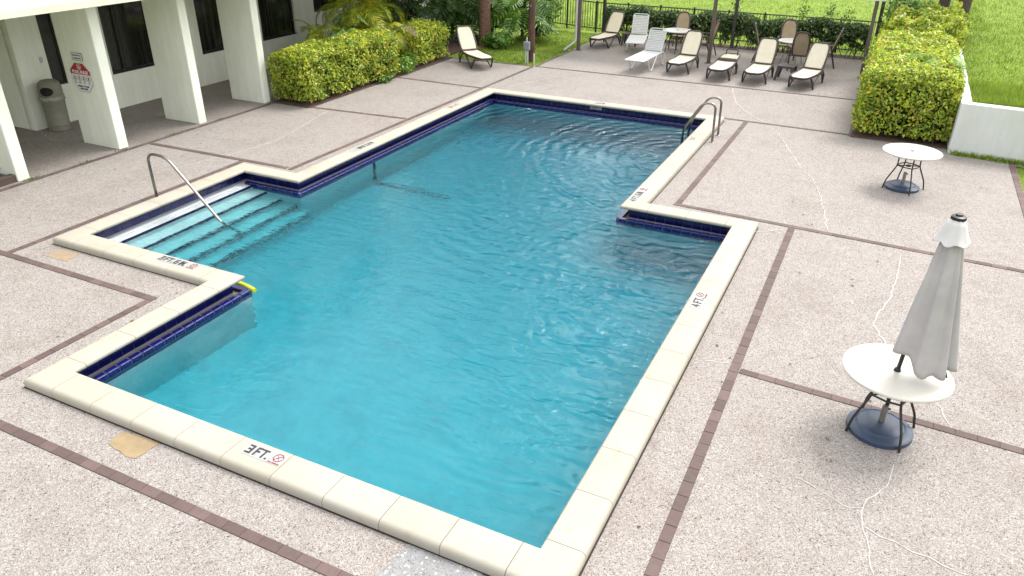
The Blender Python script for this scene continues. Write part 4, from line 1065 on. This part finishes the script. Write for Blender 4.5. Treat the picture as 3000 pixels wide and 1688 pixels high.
# ------------------------------------------------------------------ foliage
def leaves(name, P, Nrm, mat, parent=None, size=(.05, .09), wr=.5, tilt=.8):
    n = len(P); d = RNG.normal(size=(n, 3)); d /= np.linalg.norm(d, axis=1)[:, None]
    nn = Nrm + RNG.normal(size=(n, 3)) * tilt; nn /= np.linalg.norm(nn, axis=1)[:, None]
    d -= nn * (d * nn).sum(1)[:, None]; d /= np.linalg.norm(d, axis=1)[:, None] + 1e-9
    sd = np.cross(nn, d); L = RNG.uniform(size[0], size[1], n)[:, None]; Wd = L * wr * RNG.uniform(.75, 1.2, n)[:, None]
    cup = nn * L * .10
    V = np.stack([P - d * L * .5, P + sd * Wd * .5 + cup, P + d * L * .5 - cup * .6, P - sd * Wd * .5 + cup], 1).reshape(-1, 3)
    F = np.arange(4 * n).reshape(n, 4)
    return npmesh(name, V, F, mat, parent)
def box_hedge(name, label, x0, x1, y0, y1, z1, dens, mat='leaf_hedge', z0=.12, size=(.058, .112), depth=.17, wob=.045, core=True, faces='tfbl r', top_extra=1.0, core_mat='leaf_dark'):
    t = thing(name, label, 'hedge', ((x0 + x1) / 2, (y0 + y1) / 2, 0)); inv_ = Matrix.Translation((-(x0 + x1) / 2, -(y0 + y1) / 2, 0))
    Ps = []; Ns = []
    def face(o, u, v_, nrm_, k):
        A = np.linalg.norm(np.cross(u, v_)); n = int(A * dens * k); a = RNG.random((n, 2)); d = RNG.exponential(depth * .5, n)
        p = np.array(o) + a[:, :1] * np.array(u) + a[:, 1:] * np.array(v_); nr = np.array(nrm_, float)
        bump_ = wob * (np.sin(p[:, 0] * 5.1 + p[:, 1] * 3.7) + np.sin(p[:, 1] * 7.3 + p[:, 2] * 6.1 + 1) + np.sin(p[:, 2] * 9 + p[:, 0] * 8)) / 1.5 + RNG.normal(0, .022, n)
        p = p + nr * (bump_ - d + .03)[:, None]; Ps.append(p); Ns.append(np.tile(nr + np.array([0, 0, .35]), (n, 1)))
    X, Y, Z = x1 - x0, y1 - y0, z1 - z0
    face((x0, y0, z1), (X, 0, 0), (0, Y, 0), (0, 0, 1), top_extra)
    face((x0, y0, z0), (X, 0, 0), (0, 0, Z), (0, -1, 0), 1.15)
    face((x1, y0, z0), (0, Y, 0), (0, 0, Z), (1, 0, 0), 1)
    face((x0, y0, z0), (0, Y, 0), (0, 0, Z), (-1, 0, 0), 1)
    face((x0, y1, z0), (X, 0, 0), (0, 0, Z), (0, 1, 0), .6)
    P = np.concatenate(Ps); Nn = np.concatenate(Ns)
    # round the top edges a little and trim the corners
    ex = np.minimum(np.minimum(P[:, 0] - x0, x1 - P[:, 0]), np.minimum(P[:, 1] - y0, y1 - P[:, 1])); P[:, 2] -= np.clip(.16 - ex, 0, .2) * np.clip((P[:, 2] - z1 + .3) / .3, 0, 1) * .6
    keep_ = P[:, 2] > .03; P, Nn = P[keep_], Nn[keep_]
    o = leaves('foliage', P, Nn, mat, t, size); o['kind'] = 'stuff'; o.matrix_parent_inverse = inv_
    m = MB(); g = .14
    # woody interior: many short twigs and stems
    rg = random.Random(5)
    n = int(X * Y * 40)
    for k in range(min(n, 420)):
        x, y = rg.uniform(x0 + .1, x1 - .1), rg.uniform(y0 + .1, y1 - .1)
        m.tube([(x, y, 0), (x + rg.gauss(0, .06), y + rg.gauss(0, .06), z1 * .5), (x + rg.gauss(0, .14), y + rg.gauss(0, .14), z1 * rg.uniform(.75, .97))], [.012, .009, .004], 4, cap=False)
    o = m.build('branches', 'bark', t); o['kind'] = 'stuff'; o.matrix_parent_inverse = inv_
    # inner leaf mass so the hedge is not see-through
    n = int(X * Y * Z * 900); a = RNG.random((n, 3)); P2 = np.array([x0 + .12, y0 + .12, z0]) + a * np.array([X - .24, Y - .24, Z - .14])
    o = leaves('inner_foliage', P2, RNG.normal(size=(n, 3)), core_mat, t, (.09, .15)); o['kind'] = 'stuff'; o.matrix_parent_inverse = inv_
    return t
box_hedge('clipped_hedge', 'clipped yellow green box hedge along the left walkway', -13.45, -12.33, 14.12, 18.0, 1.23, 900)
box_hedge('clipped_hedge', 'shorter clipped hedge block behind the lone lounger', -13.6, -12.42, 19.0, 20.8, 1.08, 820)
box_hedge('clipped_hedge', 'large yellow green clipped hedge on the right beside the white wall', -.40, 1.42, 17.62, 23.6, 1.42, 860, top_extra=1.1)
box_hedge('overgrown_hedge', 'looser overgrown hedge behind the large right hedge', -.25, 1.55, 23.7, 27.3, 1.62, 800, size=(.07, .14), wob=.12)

# far open hedge in front of the fence
def far_hedge():
    x0, x1, yc = -9.45, -.75, 26.98
    t = thing('leafy_hedge', 'thin dark green hedge in front of the fence with bare stems below', 'hedge', (-5, yc, 0)); inv_ = Matrix.Translation((5, -yc, 0))
    n = 42000; x = RNG.uniform(x0, x1, n); y = yc + RNG.normal(0, .16, n)
    top = 1.02 + .06 * np.sin(x * 2.1) + .05 * np.sin(x * 5.3 + 1); u = RNG.beta(1.9, 1.1, n); z = .16 + u * (top - .16)
    # clumps and gaps
    g = np.sin(x * 6.1 + 2 * np.sin(z * 7)) + np.sin(x * 13.7 + z * 9 + 1) + np.sin(z * 17 + x * 4)
    low = 1 - np.clip((z - .2) / .45, 0, 1); keep_ = g > -2.2 + 3.2 * low
    P = np.stack([x, y, z], 1)[keep_]; o = leaves('foliage', P, np.tile([0, -.6, .5], (len(P), 1)), 'leaf_dark', t, (.06, .12)); o['kind'] = 'stuff'; o.matrix_parent_inverse = inv_
    m = MB(); rg = random.Random(3)
    for k in range(150):
        xx = rg.uniform(x0 + .1, x1 - .1); yy = yc + rg.gauss(0, .1); a = rg.gauss(0, .16)
        m.tube([(xx, yy, 0), (xx + a * .5, yy + rg.gauss(0, .04), .3), (xx + a * 1.6, yy + rg.gauss(0, .1), rg.uniform(.6, .98))], [.014, .011, .005], 5, cap=False)
    o = m.build('stems', 'bark', t); o['kind'] = 'stuff'; o.matrix_parent_inverse = inv_
    for (xs_, h) in ((-2.85, 1.42), (-2.05, 1.40), (-1.5, 1.30), (-4.95, 1.5)):
        nn = 90; q = RNG.normal(0, 1, (nn, 3)) * np.array([.10, .10, .14]) + np.array([xs_, yc, h - .12]); o = leaves('sprig', q, np.tile([0, -.3, .7], (nn, 1)), 'leaf_mid', t, (.06, .12)); o['kind'] = 'stuff'; o.matrix_parent_inverse = inv_
far_hedge()
b = MB(); b.box((-5.1, 27.05, -.02), (8.9, .62, .04)); struct(b.build('planting_bed', 'mulch'), 'narrow soil bed under the far hedge')

# palms
def frond_mesh(L, n, wl, droop, lift, up_angle, rgen, wide=.026, vee=.5):
    V = []; F = []
    pts = []; p = np.array([0., 0, 0]); a = up_angle
    for k in range(n + 1):
        pts.append(p.copy()); a -= droop / n * (1 + k / n); p = p + np.array([math.cos(a), 0, math.sin(a)]) * (L / n)
    def quad(a_, b_, c_, d_): k = len(V); V.extend([a_, b_, c_, d_]); F.append((k, k + 1, k + 2, k + 3))
    for k in range(n):   # rachis
        w_ = .010 * (1 - .8 * k / n); quad(pts[k] + [0, -w_, 0], pts[k] + [0, w_, 0], pts[k + 1] + [0, w_, 0], pts[k + 1] + [0, -w_, 0])
    for k in range(3, n + 1):
        t = k / n; ll = wl * math.sin(math.pi * (t * .86 + .12)) ** .7 * rgen.uniform(.88, 1.1)
        tan = pts[min(k, n)] - pts[k - 1]; tan /= np.linalg.norm(tan)
        for s in (-1, 1):
            dr = tan * (.55 + .3 * t) + np.array([0, s * 1.0, 0]) * .8 + np.array([0, 0, vee * .5]); dr /= np.linalg.norm(dr)
            e1 = pts[k - 1] + dr * ll * .55; e2 = e1 + (dr + np.array([0, 0, -.45 * rgen.uniform(.6, 1.6)])) * ll * .5
            wv = tan * wide; quad(pts[k - 1] - wv * .3, pts[k - 1] + wv * .3, e1 + wv * .5, e1 - wv * .5); quad(e1 - wv * .5, e1 + wv * .5, e2 + wv * .06, e2 - wv * .06)
    return np.array(V), np.array(F)
def palm(name, label, loc, nf, L, wl, mat, seed, hmin=.1, hmax=1.0, dry=0, stems=5, n=30, upr=(30, 82), drp=(55, 120), wide=.026, trunk=None):
    rg = random.Random(seed); t = thing(name, label, 'palm', loc)
    stp = []
    for k in range(stems):
        a = 2 * math.pi * k / stems + rg.uniform(-.3, .3); r_ = rg.uniform(.05, .3); h = rg.uniform(hmin, hmax)
        b0 = Vector((r_ * math.cos(a), r_ * math.sin(a), 0)); b1 = b0 * 1.6 + Vector((0, 0, h)); stp.append(b1)
        MB().tube([b0, (b0 + b1) / 2, b1], [.045, .035, .03], 8).build('cane', 'palm_bark' if trunk else 'leaf_palm', t, True)
    for k in range(nf):
        V, F = frond_mesh(L * rg.uniform(.75, 1.15), n, wl, R(rg.uniform(*drp)), 0, R(rg.uniform(*upr)), rg, wide)
        o = npmesh('frond', V, F, 'leaf_dry' if k < dry else mat, t)
        o.location = stp[k % len(stp)] if stp else (0, 0, trunk or 0); o.rotation_euler = (rg.uniform(-.3, .3), 0, 2 * math.pi * (k * .618) + rg.uniform(-.2, .2))
    return t
palm('areca_palm', 'yellow green feathery palm clump rising behind the left hedge', (-14.15, 18.7, 0), 40, 1.55, .40, 'leaf_palm', 11, .8, 1.7, dry=1, stems=9, n=24, upr=(15, 80), wide=.048)
palm('areca_palm', 'yellowing palm clump drooping over the gap between the hedges', (-13.45, 18.75, 0), 16, 1.15, .34, 'leaf_palm', 21, .5, 1.15, dry=1, n=20, wide=.045, stems=4, upr=(15, 65), drp=(70, 130))
palm('young_palm', 'small palm poking out of the left hedge top by the wall', (-14.2, 16.9, 0), 9, 1.05, .26, 'leaf_palm', 5, .7, 1.0, stems=3, upr=(45, 80))
palm('dark_palm', 'dark green palm hanging over the shrubs behind the hedge', (-15.0, 22.4, 0), 24, 1.9, .42, 'leaf_palmdark', 31, .8, 1.6, stems=4, upr=(10, 70), drp=(70, 140))
# tall palm trunk with crown above the picture
tp = thing('palm_tree', 'tall palm with straight reddish brown trunk behind the lone lounger', 'palm', (-12.52, 23.45, 0))
MB().tube([(0, 0, -.1), (0, 0, .15), (.0, 0, .6), (0, 0, 2.2), (-.05, 0, 4.2)], [.24, .215, .195, .185, .15], 24).build('trunk', 'palm_bark', tp, True)
rg = random.Random(77)
for k in range(16):
    V, F = frond_mesh(2.0, 22, .45, R(rg.uniform(60, 120)), 0, R(rg.uniform(5, 75)), rg, .035)
    o = npmesh('frond', V, F, 'leaf_palmdark', tp); o.location = (-.05, 0, 4.2); o.rotation_euler = (0, 0, k * 2.4)
# split-leaf plants : big lobed leaves
def split_leaf(rgen, L=.7, W=.6, n=9):
    V = []; F = []
    def q(*p): k = len(V); V.extend([np.array(x) for x in p]); F.append((k, k + 1, k + 2, k + 3))
    zc = lambda t: -.28 * L * t * t
    for k in range(n):
        t0 = k / n; t1 = t0 + .72 / n; tc = (t0 + t1) / 2; ww = W * .55 * (math.sin(math.pi * (tc * .8 + .17))) ** .6
        for s in (-1, 1):
            b0, b1 = (L * t0, 0, zc(t0)), (L * t1, 0, zc(t1)); sw = L * (.10 + .22 * tc)
            m0 = (L * t0 + sw * .5, s * ww * .6, zc(t0) + .03); m1 = (L * t1 + sw * .5, s * ww * .6, zc(t1) + .03)
            e0 = (L * (t0 * .5 + t1 * .5) + sw - .01, s * ww, zc(t0) - .05 * rgen.uniform(.3, 1.5)); e1 = (e0[0] + .03, e0[1], e0[2])
            q(b0, b1, m1, m0); q(m0, m1, e1, e0)
    return np.array(V), np.array(F)
def philo(label, loc, n, seed, size=.75, h=1.4, mat='leaf_mid', spread=1.0):
    rg = random.Random(seed); t = thing('split_leaf_plant', label, 'plant', loc)
    MB().tube([(0, 0, 0), (.05, 0, h * .4), (.0, .05, h * .7)], [.06, .05, .04], 8).build('stem', 'bark', t, True)
    for k in range(n):
        a = k * 2.4 + rg.uniform(-.3, .3); r_ = rg.uniform(.25, .75) * spread; z = h * rg.uniform(.45, 1.25); tip = Vector((r_ * math.cos(a), r_ * math.sin(a), z))
        V, F = split_leaf(rg, size * rg.uniform(.75, 1.2), size * rg.uniform(.7, 1.0)); o = npmesh('leaf', V, F, mat, t); o.location = tip; o.rotation_euler = (rg.uniform(-.4, .4), R(rg.uniform(5, 60)), a)
        MB().tube([(0, 0, h * .5), tip * .6 + Vector((0, 0, h * .3)), tip], .012, 5, cap=False).build('stalk', 'leaf_mid', t)
philo('split-leaf plant just left of the reddish palm trunk', (-13.7, 24.3, .1), 26, 1, .9, 1.35)
philo('split-leaf plant just right of the reddish palm trunk', (-11.75, 24.75, .1), 28, 2, .85, 1.2)
philo('dark split-leaf plant deep between hedge block and palm trunk', (-13.9, 23.6, .1), 24, 3, .8, 1.5, 'leaf_palmdark')
philo('small broad-leaf plant sprouting from the palm clump over the hedge', (-13.75, 17.6, .6), 8, 4, .34, .8, 'leaf_bright', .4)
def bush(label, loc, rx, ry, rz, n, mat, size=(.07, .14), seed=0, name='shrub', flat=.0, cat='shrub'):
    t = thing(name, label, cat, loc); d = RNG.normal(size=(n, 3)); d /= np.linalg.norm(d, axis=1)[:, None]; r_ = RNG.random(n) ** .42
    lob = 1 + .22 * np.sin(d[:, 0] * 4 + seed) * np.sin(d[:, 2] * 5 + seed * 2) + .15 * np.sin(d[:, 1] * 7 + d[:, 2] * 3)
    P = d * (r_ * lob)[:, None] * np.array([rx, ry, rz]) + np.array([0, 0, rz * .95]); k = P[:, 2] > .02
    o = leaves('foliage', P[k], d[k] + np.array([0, 0, .5]), mat, t, size); o['kind'] = 'stuff'
    m = MB(); rg = random.Random(seed)
    for q in range(9): m.tube([(rg.gauss(0, .05), rg.gauss(0, .05), 0), (rg.gauss(0, rx * .25), rg.gauss(0, ry * .25), rz * .8), (rg.gauss(0, rx * .45), rg.gauss(0, ry * .45), rz * 1.5)], [.02, .014, .005], 5, cap=False)
    o = m.build('stems', 'bark', t); o['kind'] = 'stuff'; return t
bush('dense dark green shrub against the building behind the palms', (-15.2, 22.2, 0), 1.0, 1.3, 1.25, 5200, 'leaf_dark', seed=1)
bush('round green shrub between the palm trunk and the weathered pole', (-11.35, 25.2, .25), .8, .7, .95, 5200, 'leaf_mid', seed=2)
bush('tall dark shrub mass behind the palm trunk', (-13.4, 25.4, 0), 1.3, .9, 1.5, 6500, 'leaf_dark', seed=3)
bush('low grassy clump at the foot of the palm trunk', (-11.95, 23.25, 0), .42, .38, .24, 1500, 'leaf_mid', (.10, .22), 4)
bush('bright green weeds in the gap at the end of the left hedge', (-12.45, 18.35, 0), .28, .35, .26, 420, 'leaf_bright', (.06, .13), 5, 'weed', cat='weeds')
bush('pale dry weeds beside the bright weeds between the hedges', (-12.5, 18.75, 0), .22, .28, .30, 260, 'leaf_bright', (.05, .12), 6, 'weed', cat='weeds')
bush('small leafy weed low at the front corner of the left hedge', (-12.28, 17.2, 0), .18, .35, .13, 300, 'leaf_mid', (.05, .11), 8, 'weed', cat='weeds')
bush('green shrub poking above the overgrown right hedge', (.2, 26.0, .6), .7, .7, .75, 2600, 'leaf_mid', (.08, .16), 7)
philo('broad-leaf sprout growing out of the top of the right hedge', (.98, 19.25, .75), 11, 9, .34, .72, 'leaf_bright', .5)
# plants on the post side of the right hedge
palm('strap_leaf_plant', 'arching yellow green strap leaves at the pavilion corner of the right hedge', (-.25, 23.5, 0), 12, .9, .05, 'leaf_bright', 8, .5, 1.0, stems=3, upr=(40, 80), drp=(60, 140), n=10, wide=.06)

# trees
def tree(label, loc, h, r0, lean, seed, crown=(1.8, 1.8, 1.3), mat='leaf_mid', n=5000):
    rg = random.Random(seed); t = thing('tree', label, 'tree', loc)
    MB().tube([(0, 0, -.4), (lean[0] * .3, lean[1] * .3, h * .3), (lean[0], lean[1], h)], [r0 * 1.2, r0, r0 * .62], 14).build('trunk', 'bark', t, True)
    top = Vector((lean[0], lean[1], h)); m = MB()
    for k in range(7):
        a = k * .9 + rg.uniform(-.2, .2); e = top + Vector((math.cos(a) * crown[0] * .7, math.sin(a) * crown[1] * .7, crown[2] * rg.uniform(.3, 1.2))); m.tube([top - Vector((0, 0, .2 * k * .3)), (top + e) / 2 + Vector((0, 0, .15)), e], [r0 * .4, r0 * .25, .02], 6, cap=False)
    m.build('limbs', 'bark', t)
    d = RNG.normal(size=(n, 3)); d /= np.linalg.norm(d, axis=1)[:, None]; rr = RNG.random(n) ** .4
    lob = 1 + .3 * np.sin(d[:, 0] * 5 + seed) * np.sin(d[:, 1] * 4 + seed) + .2 * np.sin(d[:, 2] * 6)
    P = d * (rr * lob)[:, None] * np.array(crown) + np.array(top) + np.array([0, 0, crown[2] * .7]); o = leaves('crown', P, d, mat, t, (.10, .2)); o['kind'] = 'stuff'
tree('tall leafy tree beyond the fence whose stem stands behind the left shrubs', (-16.2, 31.0, .2), 6.0, .22, (.3, .1), 5, (4.2, 3.8, 3.2), n=15000)
tree('dark leaning tree trunk rising behind the overgrown right hedge', (0, 30.0, .9), 4.2, .17, (.25, .1), 1)
tree('grey tree trunk on the lawn right of the leaning dark trunk', (1.22, 30.0, .9), 4.4, .16, (-.15, .1), 2)
tree('double grey tree trunk at the right end of the overgrown hedge', (1.72, 29.6, .9), 4.2, .19, (.2, 0), 3)
tree('grey tree trunk directly behind the weathered pole', (-11.72, 25.9, 0), 5.2, .17, (-.3, .2), 4, (3.4, 3.2, 2.9), n=15000)

# grass blades on the lawns (no one could count them)
def blades(name, n, fn, hgt, label, mat='grass_blade'):
    P = fn(n); n = len(P); a = RNG.uniform(0, 2 * np.pi, n); h = hgt * RNG.uniform(.5, 1.3, n); wd = .010 * RNG.uniform(.7, 1.5, n)
    lx = RNG.normal(0, .35, n) * h; ly = RNG.normal(0, .35, n) * h; dx = np.cos(a) * wd; dy = np.sin(a) * wd
    V = np.stack([P + np.stack([-dx, -dy, 0 * h], 1), P + np.stack([dx, dy, 0 * h], 1), P + np.stack([lx, ly, h], 1)], 1).reshape(-1, 3)
    o = npmesh(name, V, np.arange(3 * n).reshape(n, 3), mat); o['kind'] = 'stuff'; o['label'] = label
def reg(x0, x1, y0, y1, bias=1.0):
    def fn(n):
        x = RNG.uniform(x0, x1, n); y = y0 + (y1 - y0) * RNG.random(n) ** bias
        return np.stack([x, y, np.array([ground_z(a, b_) for a, b_ in zip(x, y)]) - .01], 1)
    return fn
blades('grass', 60000, reg(1.66, 10.5, 17.55, 42, 2.2), .09, 'rough grass on the raised lawn at right')
blades('grass', 45000, reg(-16, 2.5, 28.0, 47, 1.5), .085, 'grass on the far lawn behind the fence')
blades('grass', 14000, reg(1.66, 6.5, 17.5, 19.6, 1.7), .17, 'long grass along the top of the retaining wall')
blades('grass', 16000, reg(-12.3, -9.65, 21.1, 27.5), .055, 'short grass on the left lawn beside the pavilion')
blades('grass', 5000, reg(2.66, 4.2, 10, 17.0), .06, 'grass beyond the right edge of the deck')
def wallweeds(n): x = RNG.uniform(1.5, 3.2, n); return np.stack([x, 17.20 - (x - 1.44) * .09 + RNG.normal(0, .03, n), 0 * x], 1)
blades('grass', 700, wallweeds, .10, 'weeds at the foot of the white wall')
def colweeds(n):
    c = np.array([(-13.5, 7.86), (-13.5, 9.75), (-13.45, 12.3), (-13.5, 14.05), (-13.47, 11.0), (-13.47, 8.9)])[RNG.integers(0, 6, n)]
    return np.stack([c[:, 0] + RNG.normal(0, .02, n), c[:, 1] + RNG.normal(0, .09, n), np.zeros(n)], 1)
blades('grass', 200, colweeds, .035, 'tiny weeds along the column strip', 'leaf_mid')
